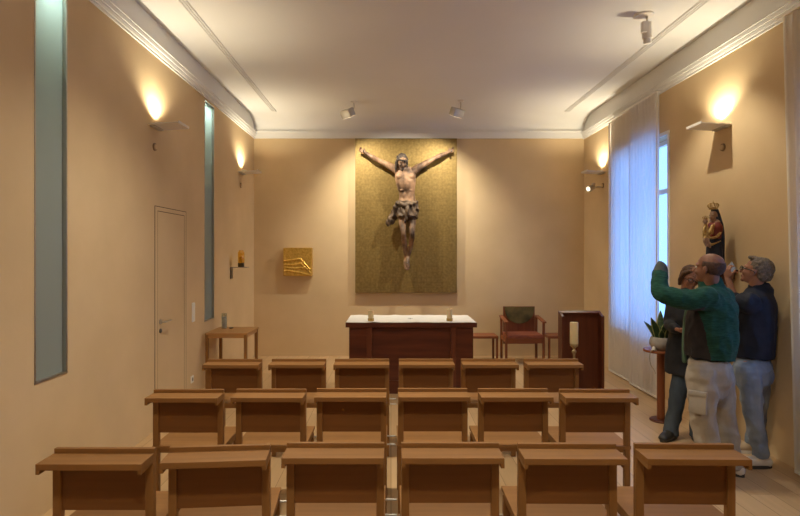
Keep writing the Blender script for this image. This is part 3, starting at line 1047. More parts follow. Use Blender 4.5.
def sconce(y, sgn, label, power=22.0):
    x = XL if sgn > 0 else XR
    r = empty('wall_sconce', (x, y, 2.94), label, 'wall lamp', 'uplighter sconces on the side walls')
    bm = bmesh.new()
    prism(bm, [(0.0, -0.008), (sgn * 0.285, 0.008), (sgn * 0.29, 0.03), (sgn * 0.284, 0.03), (sgn * 0.278, 0.018), (0.0, 0.004)], 'Y', -0.13, 0.13)
    finish('lamp_shelf', bm, M['white_metal'], r)
    bm = bmesh.new()
    a, b = sorted((0.0, sgn * 0.05))
    box(bm, (a, -0.10, -0.02), (b, 0.10, 0.0), 0.003)
    finish('wall_mount', bm, M['grey_metal'], r)
    bm = bmesh.new()
    a, b = sorted((sgn * 0.03, sgn * 0.11))
    box(bm, (a, -0.06, 0.006), (b, -0.045, 0.03), 0.002)
    box(bm, (a, 0.045, 0.006), (b, 0.06, 0.03), 0.002)
    tube(bm, [(sgn * 0.07, -0.045, 0.022), (sgn * 0.07, 0.045, 0.022)], [0.006, 0.006], seg=8)
    finish('bulb', bm, M['white_metal'], r)
    spot_light('sconce_bulb', (x + sgn * 0.085, y, 2.972), (x + sgn * 0.20, y, 4.0), power, 140, 0.7, WARM, 0.03, r)
    kn = empty('wall_outlet', (x, y, 2.745), label.replace('white uplighter sconce', 'small round outlet under the sconce'), 'outlet cover', 'round outlets under the sconces')
    bm = bmesh.new()
    tube(bm, [(0, 0, 0), (sgn * 0.012, 0, 0)], [0.038, 0.036], caps=('flat', 'flat'), seg=28)
    finish('outlet_cover', bm, M['outlet_ring'], kn, smooth=True, angle=0.6)
    bm = bmesh.new()
    tube(bm, [(sgn * 0.010, 0, 0), (sgn * 0.020, 0, 0)], [0.026, 0.024], caps=('flat', 'flat'), seg=20)
    finish('plug_cap', bm, M['wall'], kn, smooth=True, angle=0.6)


sconce(5.15, 1, 'white uplighter sconce on the left wall between the two slit windows')
sconce(8.10, 1, 'white uplighter sconce on the left wall by the far corner')
sconce(5.17, -1, 'white uplighter sconce on the right wall above the crowned statue')
sconce(8.10, -1, 'white uplighter sconce on the right wall beyond the curtains')
sconce(2.15, 1, 'white uplighter sconce on the left wall nearer than the first slit window')  # added lamp out of view, raises the overall brightness
sconce(-0.80, 1, 'white uplighter sconce on the left wall at the rear of the room')  # added behind the camera for more bounced light
sconce(-0.80, -1, 'white uplighter sconce on the right wall at the rear of the room')  # its added counterpart on the right, also unseen


# ------------------------------------------------------------------ spotlights
def ceiling_flood(x, y, target, label, power, cone=126, soft=0.03):
    r = empty('ceiling_spotlight', (x, y, ZC), label, 'spotlight', 'ceiling spotlights')
    bm = bmesh.new()
    lathe(bm, [(0.045, 0.0), (0.045, -0.012), (0.02, -0.018), (0, -0.018)], seg=20)
    finish('ceiling_rose', bm, M['white_metal'], r, smooth=True, angle=0.6)
    hc = V((-0.095 if x < 0.3 else -0.05, 0.03, -0.165))
    bm = bmesh.new()
    tube(bm, [(0, 0, -0.012), (0, 0, -0.105), (hc.x * 0.8, hc.y, hc.z)], [0.007, 0.007, 0.007], seg=8)
    finish('stem', bm, M['grey_metal'], r, smooth=True)
    d = (V(target) - (V((x, y, ZC)) + hc)).normalized()
    q = d.to_track_quat('Y', 'Z').to_matrix().to_4x4()
    t = bmesh.new()
    box(t, (-0.108, -0.060, -0.054), (0.108, 0.060, 0.054), 0.014)
    bm = bmesh.new()
    merge(bm, t, Matrix.Translation(hc) @ q)
    hd = finish('lamp_head', bm, M['grey_metal'], r, smooth=True, angle=0.6)
    t = bmesh.new()
    box(t, (-0.090, 0.0595, -0.042), (0.090, 0.0625, 0.042), 0.001)
    bm = bmesh.new()
    merge(bm, t, Matrix.Translation(hc) @ q)
    finish('lamp_glass', bm, M['lamp'], hd)
    spot_light('flood_bulb', V((x, y, ZC)) + hc + d * 0.085, target, power, cone, 1.0, (1.0, 0.90, 0.70), soft, r)


ceiling_flood(-0.553, 7.92, (0.35, 8.85, 1.4), 'grey ceiling spotlight above the left side of the altar', 92)
ceiling_flood(1.03, 7.88, (0.15, 8.85, 1.4), 'grey ceiling spotlight above the right side of the altar', 92)

ceiling_flood(-0.95, 4.0, (-0.85, 3.9, 0.4), 'added grey ceiling spotlight, out of view over the chairs left of the aisle', 98, 130, 0.12)  # unseen lamp added above the view to light ledges and seats
ceiling_flood(0.9, 4.0, (0.75, 3.9, 0.4), 'added grey ceiling spotlight, out of view over the chairs right of the aisle', 98, 115, 0.12)  # second added lamp, unseen, brightens the right-hand chairs
ceiling_flood(0.0, 0.2, (0.0, 1.8, 0.4), 'added grey ceiling spotlight, out of view at the rear of the room', 100, 130, 0.12)  # unseen lamp added to brighten the chair backs facing the camera

r = empty('ceiling_spotlight', (2.42, 5.04, ZC), 'white cylindrical ceiling spotlight on a round canopy over the visitors', 'spotlight', 'ceiling spotlights')
bm = bmesh.new()
lathe(bm, [(0.09, 0.0), (0.09, -0.012), (0.083, -0.018), (0, -0.018)], (-0.03, 0, 0), seg=32)
finish('ceiling_rose', bm, M['white_metal'], r, smooth=True, angle=0.6)
bm = bmesh.new()
tube(bm, [(0.0, 0, -0.012), (0.0, 0, -0.085)], [0.010, 0.010], seg=10)
finish('stem', bm, M['grey_metal'], r, smooth=True)
bm = bmesh.new()
tube(bm, [(-0.006, 0, -0.07), (0.012, 0.02, -0.215)], [0.046, 0.044], caps=('flat', 'flat'), seg=24)
tube(bm, [(0.012, 0.02, -0.212), (0.018, 0.026, -0.262)], [0.036, 0.036], caps=('flat', 'flat'), seg=24)
box(bm, (-0.062, -0.05, -0.175), (-0.015, 0.0, -0.075), 0.006)
finish('lamp_head', bm, M['white_metal'], r, smooth=True, angle=0.6)
spot_light('spot_bulb', (2.44, 5.068, ZC - 0.275), (3.0, 5.10, 1.8), 30, 95, 0.6, (1.0, 0.90, 0.70), 0.02, r)

r = empty('wall_spotlight', (XR, 8.15, 2.73), 'silver adjustable spotlight on the right wall near the back corner', 'spotlight')
bm = bmesh.new()
tube(bm, [(-0.012, 0, 0), (-0.06, 0, 0.0), (-0.12, -0.02, -0.01), (-0.15, -0.03, -0.015)], [0.010, 0.010, 0.012, 0.012], seg=8)
finish('arm', bm, M['steel'], r, smooth=True)
dS = V((-0.85, -0.50, -0.28)).normalized()
c0 = V((-0.16, -0.03, -0.015))
bm = bmesh.new()
tube(bm, [c0 - dS * 0.03, c0 + dS * 0.02, c0 + dS * 0.09], [0.030, 0.042, 0.052], caps=('round', 'flat'), seg=24, sub=1)
ell(bm, c0 + V((0.02, 0, 0.05)), (0.03, 0.03, 0.02))
hd = finish('lamp_head', bm, M['steel'], r, smooth=True, angle=0.6)
bm = bmesh.new()
tube(bm, [c0 + dS * 0.0895, c0 + dS * 0.0925], [0.034, 0.034], caps=('flat', 'flat'), seg=24)
finish('lamp_glass', bm, M['lamp'], hd)
spot_light('spot_bulb', V((XR, 8.15, 2.73)) + c0 + dS * 0.11, (1.2, 6.9, 0.9), 14, 70, 0.6, (1.0, 0.90, 0.70), 0.03, r)

# ------------------------------------------------------------------ curtains
def curtain(yA_top, yB_top, yA_bot, yB_bot, zt, zb, label, ribs, xc=3.14):
    r = empty('curtain', (xc, (yA_top + yB_top) / 2, zb), label, 'curtain', 'white curtain panels at the right windows')
    bm = bmesh.new()
    n, m_ = ribs * 8, 14
    rows = []
    for j in range(m_ + 1):
        v = j / m_
        z = (zt - zb) * v
        a = yA_bot + (yA_top - yA_bot) * v
        b = yB_bot + (yB_top - yB_bot) * v
        row = []
        for i in range(n + 1):
            u = i / n
            ph_ = u * ribs * 2 * PI
            dx = 0.019 * math.sin(ph_) + 0.005 * math.sin(0.5 * ph_ + 1) + 0.005 * noise.noise(V((u * 6, v * 2, zt)))
            row.append(bm.verts.new((dx, a + (b - a) * u - r.location.y, z)))
        rows.append(row)
    for j in range(m_):
        for i in range(n):
            bm.faces.new((rows[j][i], rows[j][i + 1], rows[j + 1][i + 1], rows[j + 1][i]))
    finish('drape', bm, M['curtain'], r, smooth=True)
    a, b = yA_bot - r.location.y, yB_bot - r.location.y
    for q, y in ((0, a), (1, b)):
        y1, y2 = (y + 0.002, y + 0.020) if q == 0 else (y - 0.020, y - 0.002)
        hm = bmesh.new()
        yt = ((yA_top, yB_top)[q] - r.location.y) - y
        prism(hm, [(y1, 0.01), (y2, 0.01), (y2 + yt, zt - zb), (y1 + yt, zt - zb)], 'X', -0.014, -0.006)
        finish('side_hem', hm, M['white_plastic'], r)
    finish('hem_bar', B(((-0.016, min(a, b), -0.004), (0.016, max(a, b), 0.022)), bev=0.004), M['white_plastic'], r)


curtain(7.005, 7.72, 6.995, 7.72, 3.598, 0.022, 'white pleated curtain panel on the altar side of the far right window', 9, 3.163)
curtain(6.22, 6.95, 6.23, 6.945, 3.598, 0.022, 'white pleated curtain panel on the visitors side of the far right window', 9, 3.118)
curtain(3.30, 4.255, 3.30, 4.13, 3.598, 0.022, 'white curtain edge at the near right window behind the visitors', 10)
curtain(2.30, 3.285, 2.30, 3.285, 3.598, 0.022, 'white curtain panel of the near right window, farthest from the visitors', 10)
for y0, y1, lab in ((6.26, 7.72, 'slim white curtain rail over the far right window'), (2.2, 4.32, 'slim white curtain rail over the near right window')):
    o = finish('curtain_rail', B(((3.115, y0, 3.600), (3.168, y1, 3.621)), bev=0.003), M['white_metal'])
    tag(o, lab, 'curtain rail', 'curtain rails')

# ------------------------------------------------------------------ presider's chair and stools
pc = empty('armchair', (2.06, 8.2, 0), 'cherry armchair with olive half-round back cushion by the back wall', 'armchair')
for x, y, h in ((-0.288, 0, 0.645), (0.288, 0, 0.645), (-0.288, 0.36, 0.70), (0.272, 0.36, 0.70)):
    finish('leg', B(((x - 0.018, y - 0.018, 0), (x + 0.018, y + 0.018, h)), bev=0.003), M['cherry_z'], pc)
finish('seat', B(((-0.28, -0.02, 0.405), (0.28, 0.36, 0.462)), bev=0.012), M['seat_red'], pc)
bk = finish('backrest', B(((-0.255, 0.362, 0.26), (0.250, 0.392, 0.862)), bev=0.004), M['cherry_z'], pc)
bm = bmesh.new()
poly = [(-0.235, 0.855)] + [(-0.235 * math.cos(a), 0.855 - 0.265 * math.sin(a) ** 0.8) for a in [PI * k / 20 for k in range(1, 20)]] + [(0.235, 0.855)]
prism(bm, poly, 'Y', 0.340, 0.364)
finish('back_cushion', bm, M['tapestry'], bk)
for s in (-1, 1):
    bm = bmesh.new()
    a, b = sorted((s * 0.262, s * 0.318))
    prism(bm, [(-0.05, 0.645), (0.39, 0.700), (0.39, 0.722), (-0.05, 0.667)], 'X', a, b)
    finish('armrest', bm, M['cherry_x'], pc)
finish('seat_rail', B(((-0.27, -0.012, 0.33), (0.27, 0.010, 0.405)), ((-0.296, 0.02, 0.34), (-0.276, 0.34, 0.405)), ((0.276, 0.02, 0.34), (0.296, 0.34, 0.405)), bev=0.003),
       M['cherry_x'], pc)


def stool(x0, x1, label):
    r = empty('stool', ((x0 + x1) / 2, 8.3, 0), label, 'stool', 'low stools beside the armchair')
    h = (x1 - x0) / 2
    finish('seat', B(((-h, 0, 0.385), (h, 0.36, 0.425)), bev=0.004), M['cherry_x'], r)
    for x in (-h + 0.004, h - 0.036):
        for y in (0.006, 0.322):
            finish('leg', B(((x, y, 0), (x + 0.032, y + 0.032, 0.388)), bev=0.002), M['cherry_z'], r)


stool(1.22, 1.675, 'low cherry stool between the altar and the armchair')
stool(2.45, 2.90, 'low cherry stool between the armchair and the ambo')

# ------------------------------------------------------------------ ambo and paschal candle
am = empty('ambo', (2.38, 6.60, 0), 'tall dark mahogany reading desk at the right of the altar', 'lectern')
finish('back_board', B(((-0.255, 0.13, 0), (0.255, 0.155, 0.955)), bev=0.002), M['mahog_z'], am)
for s in (-1, 1):
    bm = bmesh.new()
    a, b = sorted((s * 0.262, s * 0.232))
    prism(bm, [(0.0, 0.0), (0.155, 0.0), (0.155, 0.985), (0.0, 0.935)], 'X', a, b)
    finish('side_board', bm, M['mahog_z'] if s < 0 else M['mahog_z'], am)
bm = bmesh.new()
prism(bm, [(0.10, 0.955), (0.155, 0.973), (0.155, 0.990), (0.10, 0.972)], 'X', -0.262, 0.262)
finish('top_board', bm, M['mahog_x'], am)

pk = empty('candlestick', (2.157, 6.28, 0), 'slim brass floor candlestick in front of the dark reading desk', 'candlestick')
bm = bmesh.new()
lathe(bm, [(0.11, 0), (0.11, 0.012), (0.07, 0.022), (0.022, 0.04), (0.014, 0.07), (0.013, 0.50), (0.014, 0.535), (0.026, 0.55), (0.026, 0.565),
           (0.013, 0.58), (0.016, 0.60), (0.030, 0.615), (0.046, 0.625), (0.046, 0.652), (0, 0.652)], seg=28)
brass = plain('pale_brass', (0.42, 0.33, 0.19), 0.35, 0.8)
finish('stand', bm, brass, pk, smooth=True, angle=0.6)
pcn = empty('large_candle', (2.157, 6.28, 0.652), 'thick cream candle on the brass floor candlestick', 'candle')
bm = bmesh.new()
lathe(bm, [(0.048, 0), (0.048, 0.246), (0.044, 0.252), (0.03, 0.246), (0, 0.243)], seg=28)
finish('wax', bm, M['wax'], pcn, smooth=True, angle=0.6)
bm = bmesh.new()
tube(bm, [(0, 0, 0.240), (0.002, 0, 0.264)], [0.002, 0.0015], seg=6)
finish('wick', bm, M['black'], pcn)

# ------------------------------------------------------------------ plant on its stand
ps = empty('plant_stand', (2.77, 5.47, 0), 'round reddish wood pedestal stand under the potted plant', 'plant stand')
bm = bmesh.new()
lathe(bm, [(0.108, 0), (0.108, 0.012), (0.10, 0.02), (0.0, 0.022)], seg=32)
finish('foot', bm, M['mahog_x'], ps, smooth=True, angle=0.6)
bm = bmesh.new()
lathe(bm, [(0.038, 0.018), (0.038, 0.712)], seg=24)
finish('column', bm, M['cherry_z'], ps, smooth=True, angle=0.6)
bm = bmesh.new()
lathe(bm, [(0.165, 0.708), (0.168, 0.714), (0.168, 0.726), (0.164, 0.732), (0, 0.732)], seg=36)
finish('top', bm, M['cherry_x'], ps, smooth=True, angle=0.6)
pp = empty('potted_plant', (2.775, 5.46, 0.7325), 'snake plant in a round grey bowl on the pedestal stand', 'potted plant')
bm = bmesh.new()
lathe(bm, [(0.075, 0), (0.095, 0.012), (0.118, 0.05), (0.120, 0.08), (0.108, 0.115), (0.098, 0.130), (0.092, 0.128), (0.10, 0.11), (0.0, 0.108)], seg=32)
finish('pot', bm, M['pot'], pp, smooth=True, angle=0.9)
bm = bmesh.new()
lathe(bm, [(0.098, 0.104), (0.06, 0.117), (0, 0.120)], seg=24)
finish('soil', bm, M['soil'], pp, smooth=True)
for k, (x, y, tx, ty, h, w) in enumerate(((-0.05, -0.02, -0.075, -0.02, 0.195, 0.034), (0.045, -0.03, 0.055, -0.045, 0.175, 0.034), (0.0, 0.03, 0.03, 0.05, 0.255, 0.030),
                                          (-0.02, -0.045, -0.02, -0.05, 0.08, 0.026), (0.06, 0.03, 0.10, 0.04, 0.15, 0.026), (-0.05, 0.04, -0.085, 0.06, 0.14, 0.026),
                                          (0.015, -0.01, 0.0, -0.02, 0.13, 0.028))):
    bm = bmesh.new()
    rows = []
    for j in range(13):
        t = j / 12
        ww = 1.25 * w * (0.55 + 1.2 * t - 1.75 * t * t * t) if t < 1 else 0.001
        ww = max(ww, 0.001)
        c = V((x + tx * t * t, y + ty * t * t, 0.100 + (h + 0.035) * t))
        ang = 0.55 * math.sin(k * 2.1) + t * 0.4 - 0.2
        dr = V((math.cos(ang), math.sin(ang), 0))
        nn = V((-math.sin(ang), math.cos(ang), 0))
        rows.append([bm.verts.new(c + dr * ww * q + nn * 0.010 * abs(q)) for q in (-1, -0.78, 0, 0.78, 1)])
    for a, b in zip(rows[:-1], rows[1:]):
        for i in range(4):
            f = bm.faces.new((a[i], a[i + 1], b[i + 1], b[i]))
            f.material_index = 1 if i in (0, 3) else 0
    r_ = bmesh.ops.extrude_face_region(bm, geom=bm.faces[:])
    for e in r_['geom']:
        if isinstance(e, bmesh.types.BMVert):
            e.co.y += 0.004
    finish('leaf', bm, [M['leaf'], M['leaf_edge']], pp, smooth=True, angle=0.8)
bm = bmesh.new()
tube(bm, [(-0.085, -0.07, 0.012), (-0.13, -0.10, 0.012), (-0.158, -0.10, 0.004), (-0.172, -0.098, -0.04), (-0.165, -0.10, -0.13), (-0.125, -0.105, -0.20), (-0.118, -0.10, -0.23)],
     [0.004, 0.004, 0.004, 0.003, 0.0025, 0.002, 0.0015], seg=6)
tube(bm, [(0.0, -0.12, 0.09), (-0.005, -0.145, 0.05), (0.0, -0.172, 0.012), (0.002, -0.178, -0.03), (0.004, -0.176, -0.07)], [0.003, 0.003, 0.003, 0.003, 0.002], seg=6)
finish('dry_tendril', bm, plain('dry_tendril', (0.30, 0.27, 0.18), 0.8), pp, smooth=True)
bm = bmesh.new()
tube(bm, [(-0.115, -0.075, 0.008), (-0.135, -0.085, 0.012)], [(0.028, 0.006), (0.018, 0.005)], side=(0.6, -0.8, 0))
ell(bm, (-0.118, -0.07, 0.022), (0.018, 0.012, 0.022))
o = finish('crumpled_tissue', bm, M['cloth_white'], smooth=True)
o.location = (2.775, 5.46, 0.7325)
tag(o, 'small crumpled white paper on the pedestal beside the plant pot', 'paper')

# ------------------------------------------------------------------ crowned statue on the right wall
st = empty('crowned_statue', (3.10, 5.08, 1.555), 'small painted statue of a crowned woman holding a child, on the right wall', 'statue')
SY = 5.05


def sp(px, py, dy=0.0):
    return at(px, py, SY + dy)


bm = bmesh.new()
fS = V((-0.92, -0.38, 0)).normalized()
sS = V((-fS.y, fS.x, 0))
Rs = head_basis((-0.90, -0.40, -0.12), (0, 0, 1))
hs = sp(713.6, 216.0)
phs = head(bm, hs, Rs, 0.44, neck_to=sp(714.6, 223), neck_r=0.024)
tube(bm, [sp(715.0, 222.5), sp(714.6, 227), sp(714.2, 235), sp(714.2, 243), sp(714.4, 255), sp(714.5, 268)],
     [(0.050, 0.035), (0.075, 0.050), (0.068, 0.055), (0.070, 0.058), (0.078, 0.066), (0.084, 0.074)], side=sS, caps=('round', 'flat'))
for q in ((sp(712.0, 226, -0.06), sp(709.0, 232, -0.075), sp(706.0, 235.5, -0.03)), (sp(717.5, 226.5, 0.05), sp(716, 233, 0.04), sp(709, 236.5, 0.02))):
    tube(bm, q, [0.026, 0.025, 0.016])
body = bake('body', bm, [M['statue_skin'], M['robe_red'], M['robe_blue']], st, voxel=0.005, smooth=3,
            wrinkle=lambda c, n: 0.004 * noise.noise(V((c.x * 45, c.y * 45, c.z * 10))) if c.z < 1.97 else 0.0,
            paint=lambda c: 0 if c.z > 2.010 else (1 if c.z > 1.855 else 2))
bm = bmesh.new()      # dark veil falling over the shoulders and back
tube(bm, [phs(0, -0.045, 0.13), phs(0, -0.06, 0.02), sp(716.2, 224, 0.02), sp(716.2, 236, 0.02), sp(715.6, 250, 0.02), sp(715.2, 266, 0.02)],
     [(0.030, 0.026), (0.042, 0.034), (0.066, 0.036), (0.082, 0.040), (0.088, 0.045), (0.092, 0.05)], side=sS, caps=('round', 'flat'))
bake('mantle', bm, M['robe_blue'], st, voxel=0.005, smooth=3, wrinkle=lambda c, n: 0.004 * noise.noise(V((c.x * 50, c.y * 50, c.z * 8))))
bm = bmesh.new()      # gilded robe edges, sash and sleeves
tube(bm, [sp(712.0, 225.5, -0.085), sp(709.5, 232.5, -0.10), sp(706.5, 236, -0.055), sp(705, 236.5, -0.03)], [0.010, 0.020, 0.017, 0.014])
tube(bm, [sp(721, 231, -0.04), sp(717, 236.5, -0.085), sp(711, 238, -0.10), sp(706, 237.3, -0.085)], [0.012, 0.013, 0.012, 0.010])
tube(bm, [sp(704.5, 237.5, -0.06), sp(707, 241.5, -0.085), sp(711, 244.5, -0.105), sp(716, 243, -0.10), sp(720.5, 241, -0.06)], [0.008, 0.016, 0.013, 0.008, 0.006])
tube(bm, [sp(714.2, 224, -0.075), sp(713.0, 229, -0.085), sp(712.6, 234, -0.09)], [0.007, 0.008, 0.007])
bake('gilded_trim', bm, M['gold_old'], st, voxel=0.004, smooth=2)
bm = bmesh.new()      # the child on her arm
Rc = head_basis((-0.5, -0.85, 0.0), (0, 0, 1))
hc = sp(705.4, 221.6, -0.07)
head(bm, hc, Rc, 0.27, neck_to=sp(705.6, 225.5, -0.07), neck_r=0.014)
tube(bm, [sp(705.6, 225.2, -0.07), sp(705.6, 229, -0.07), sp(706.0, 234, -0.07), sp(706.5, 237.5, -0.07)], [(0.018, 0.016), (0.030, 0.024), (0.032, 0.028), (0.034, 0.03)], side=sS)
tube(bm, [sp(704.6, 227, -0.09), sp(703.4, 231, -0.11), sp(704.0, 233.5, -0.12)], [0.011, 0.010, 0.008])
tube(bm, [sp(706.0, 237, -0.08), sp(704.6, 241, -0.11), sp(706.5, 246, -0.11)], [0.018, 0.015, 0.010])
tube(bm, [sp(707.0, 237, -0.07), sp(708.0, 242, -0.11), sp(710.0, 247, -0.10)], [0.018, 0.015, 0.010])
bake('child', bm, [M['statue_skin'], M['gold_old']], st, voxel=0.0035, smooth=2, paint=lambda c: 0 if c.z > 1.990 or c.z < 1.86 else 1)


def crown(name, c, r, h, parent):
    bm = bmesh.new()
    lathe(bm, [(r * 0.94, 0), (r, 0), (r * 1.04, h * 0.22), (r * 0.96, h * 0.24), (r * 0.92, h * 0.05)], c, seg=24)
    for k in range(8):
        a = 2 * PI * k / 8
        dx, dy = math.cos(a), math.sin(a)
        tube(bm, [V(c) + V((dx * r, dy * r, h * 0.2)), V(c) + V((dx * r * 1.3, dy * r * 1.3, h * 0.48)), V(c) + V((dx * r * 0.85, dy * r * 0.85, h * 0.72)),
                  V(c) + V((0, 0, h * 0.70))], [r * 0.10, r * 0.14, r * 0.10, r * 0.08], seg=6, sub=3)
        ell(bm, V(c) + V((dx * r * 1.15, dy * r * 1.15, h * 0.30)), (r * 0.16,) * 3, seg=8)
    ell(bm, V(c) + V((0, 0, h * 0.80)), (r * 0.17,) * 3, seg=10)
    tube(bm, [V(c) + V((0, 0, h * 0.85)), V(c) + V((0, 0, h * 1.05))], [r * 0.06, r * 0.05], seg=6)
    tube(bm, [V(c) + V((-r * 0.15, 0, h * 0.97)), V(c) + V((r * 0.15, 0, h * 0.97))], [r * 0.05] * 2, seg=6)
    o = finish(name, bm, M['gold_old'], parent, smooth=True, angle=0.8)
    o.location = -parent.location


crown('crown', sp(713.2, 209.6), 0.036, 0.082, st)
crown('small_crown', hc + V((0, 0, 0.022)), 0.019, 0.034, st)
cs = finish('wall_console', B(((-0.20, -0.12, 0), (0.0, 0.12, 0.03)), ((-0.14, -0.07, -0.06), (0.0, 0.07, 0.002)), ((-0.07, -0.035, -0.11), (0.0, 0.035, -0.055)), bev=0.006), M['mahog_x'])
cs.location = (XR - 0.002, 5.06, 1.535)
finish('wall_mount', B(((-0.01, -0.05, -0.03), (0.0005, 0.05, 0.01)), bev=0), M['steel_dark'], cs)
tag(cs, 'small dark wooden wall console under the crowned statue', 'console')


# ------------------------------------------------------------------ people
def shoe(bm, ankle, toe_dir, l=0.275, w=0.048):
    """Shoe standing on the floor below `ankle`."""
    t = V((toe_dir[0], toe_dir[1], 0)).normalized()
    sd = V((-t.y, t.x, 0))
    a = V((ankle[0], ankle[1], 0))
    tube(bm, [a - t * 0.055 + V((0, 0, 0.045)), a + V((0, 0, 0.05)), a + t * 0.09 + V((0, 0, 0.040)), a + t * (l - 0.10) + V((0, 0, 0.032))],
         [(w * 0.8, 0.044), (w * 0.92, 0.049), (w * 1.05, 0.039), (w * 0.85, 0.028)], side=sd)
    tube(bm, [a + V((0, 0, 0.06)), a + V((0, 0, 0.105))], [w * 0.95, w * 0.98], caps=('round', 'flat'))


def sole(bm, ankle, toe_dir, l=0.275, w=0.05):
    t = V((toe_dir[0], toe_dir[1], 0)).normalized()
    sd = V((-t.y, t.x, 0))
    a = V((ankle[0], ankle[1], 0))
    n = 20
    lo, hi = [], []
    for k in range(n):
        q = 2 * PI * k / n
        ww = w * (1.0 + 0.08 * math.cos(q))
        p = a + t * ((l - 0.10) / 2 - 0.025 + (l / 2 + 0.016) * math.cos(q)) + sd * ww * math.sin(q)
        lo.append(bm.verts.new(p + V((0, 0, 0.001))))
        hi.append(bm.verts.new(p + V((0, 0, 0.026))))
    bm.faces.new(lo[::-1])
    bm.faces.new(hi)
    for k in range(n):
        bm.faces.new((lo[k], lo[(k + 1) % n], hi[(k + 1) % n], hi[k]))


def rel(o, root):
    o.location = -root.location
    return o


def person_body(name_root, head_c, R, hs, neck, skin, sh_l, sh_r, el_l, wr_l, el_r, wr_r, hip_l, hip_r, kn_l, kn_r, an_l, an_r, side, hands, foot):
    bm = bmesh.new()
    p = head(bm, head_c, R, hs, neck_to=neck, neck_r=0.054)
    mid = (V(sh_l) + V(sh_r)) / 2
    pel = (V(hip_l) + V(hip_r)) / 2
    tube(bm, [V(neck) + V((0, 0, -0.01)), mid + V((0, 0, -0.06)), mid * 0.5 + pel * 0.5, pel + V((0, 0, 0.02))],
         [(0.070, 0.055), (0.110, 0.060), (0.105, 0.065), (0.120, 0.075)], side=side)
    for s_, e_, w_ in ((sh_l, el_l, wr_l), (sh_r, el_r, wr_r)):
        tube(bm, [s_, e_, w_], [0.038, 0.034, 0.026], sub=5)
    for h_, k_, a_ in ((hip_l, kn_l, an_l), (hip_r, kn_r, an_r)):
        tube(bm, [h_, k_, a_], [0.075, 0.052, 0.036], sub=5)
        t = V((foot[0], foot[1], 0)).normalized()
        tube(bm, [V(a_), V(a_) + V((0, 0, -0.035)), V((a_[0], a_[1], 0.055)) + t * 0.06], [0.032, 0.030, 0.020])
    for hnd in hands:
        hand(bm, *hnd)
    bake('body', bm, skin, name_root, voxel=0.0065, smooth=3)
    return p


# --- man in the green fleece, seen from behind on his left side, arms raised
gr = empty('person', (2.45, 4.09, 0), 'balding man in green and black fleece and beige trousers with arms raised', 'person', 'three visitors by the statue')
fw = V((-0.72, 0.69, 0)).normalized()
lf = V((-fw.y, fw.x, 0))      # his left
GY = 4.07
tc = at(711.5, 330, 4.090)
head_c = at(709.2, 269.2, GY + 0.01)
Rg = head_basis((-0.56, 0.82, 0.10), (0.06, -0.08, 1))
neck = at(712.0, 288, GY + 0.02)
sh_l = at(705.0, 298.5, 3.930)
sh_r = at(722.5, 298.0, 4.230)
el_l, wr_l = at(662.0, 293.0, 3.970), at(660.8, 268.5, 4.090)
el_r, wr_r = at(707.0, 304.0, 4.50), at(705.0, 279.0, 4.60)
hip_l, hip_r = at(702.0, 371, 3.990), at(717.5, 371, 4.170)
kn_l, kn_r = at(704.0, 421, 3.990), at(724.5, 421, 4.170)
an_l, an_r = at(708.5, 471.5, 3.970), at(731.5, 462.0, 4.150)
pg = person_body(gr, head_c, Rg, 1.0, neck, M['skin_tan'], sh_l, sh_r, el_l, wr_l, el_r, wr_r, hip_l, hip_r, kn_l, kn_r, an_l, an_r, lf,
                 [(wr_l, (0.15, 0.95, -0.15), (1, 0, -0.2), (0, 0.1, 1), 0.9, 0.7), (wr_r, (-0.55, 0.15, 0.8), (-0.3, 0.8, 0.2), (-0.8, -0.2, 0.1), 0.95, 0.5)], fw)
bm = bmesh.new()     # jacket
up = V((0, 0, 1))
mid = (sh_l + sh_r) / 2
tube(bm, [at(712.8, 290, 4.090), at(713.4, 297, 4.080), at(713.4, 310, 4.080), at(712.0, 328, 4.070), at(710.8, 343, 4.070), at(710.0, 357.5, 4.070)],
     [(0.085, 0.080), (0.185, 0.125), (0.212, 0.165), (0.210, 0.180), (0.198, 0.180), (0.190, 0.165)], side=lf, caps=('round', 'flat'), seg=24)
tube(bm, [at(710.8, 278.0, 4.090), at(711.8, 286, 4.090), at(713.0, 293, 4.090)], [(0.066, 0.072), (0.076, 0.082), (0.13, 0.10)], side=lf, caps=('flat', 'round'))
tube(bm, [at(713, 304, 3.990), sh_l, at(690.0, 300.0, 3.920), at(672, 297.2, 3.940), el_l, at(659.5, 282.0, 4.030), at(660.6, 267.5, 4.110)],
     [0.090, 0.090, 0.078, 0.072, 0.066, 0.056, 0.049], caps=('round', 'round'), sub=5)
tube(bm, [at(718, 304, 4.190), sh_r, at(714, 304, 4.39), el_r, at(705.5, 292, 4.56), wr_r + V((0.0, 0, -0.02))],
     [0.090, 0.088, 0.076, 0.066, 0.056, 0.048], caps=('round', 'round'), sub=5)


def gpaint(c):
    q = c - V((tc.x, tc.y, 0))
    f, s = q.dot(fw), q.dot(lf)
    k = (1.42 - c.z) / 0.55
    xb = 2.275 + max(0.0, 1.345 - c.z) * 0.17
    zt = 1.300 + 0.055 * min(1.0, max(0.0, (c.x - 2.20) / 0.12))
    if (c - wr_l).length < 0.062:
        return 2
    if c.z < zt and c.x < xb and f > -0.16 and c.y < 4.45:
        return 1
    return 0


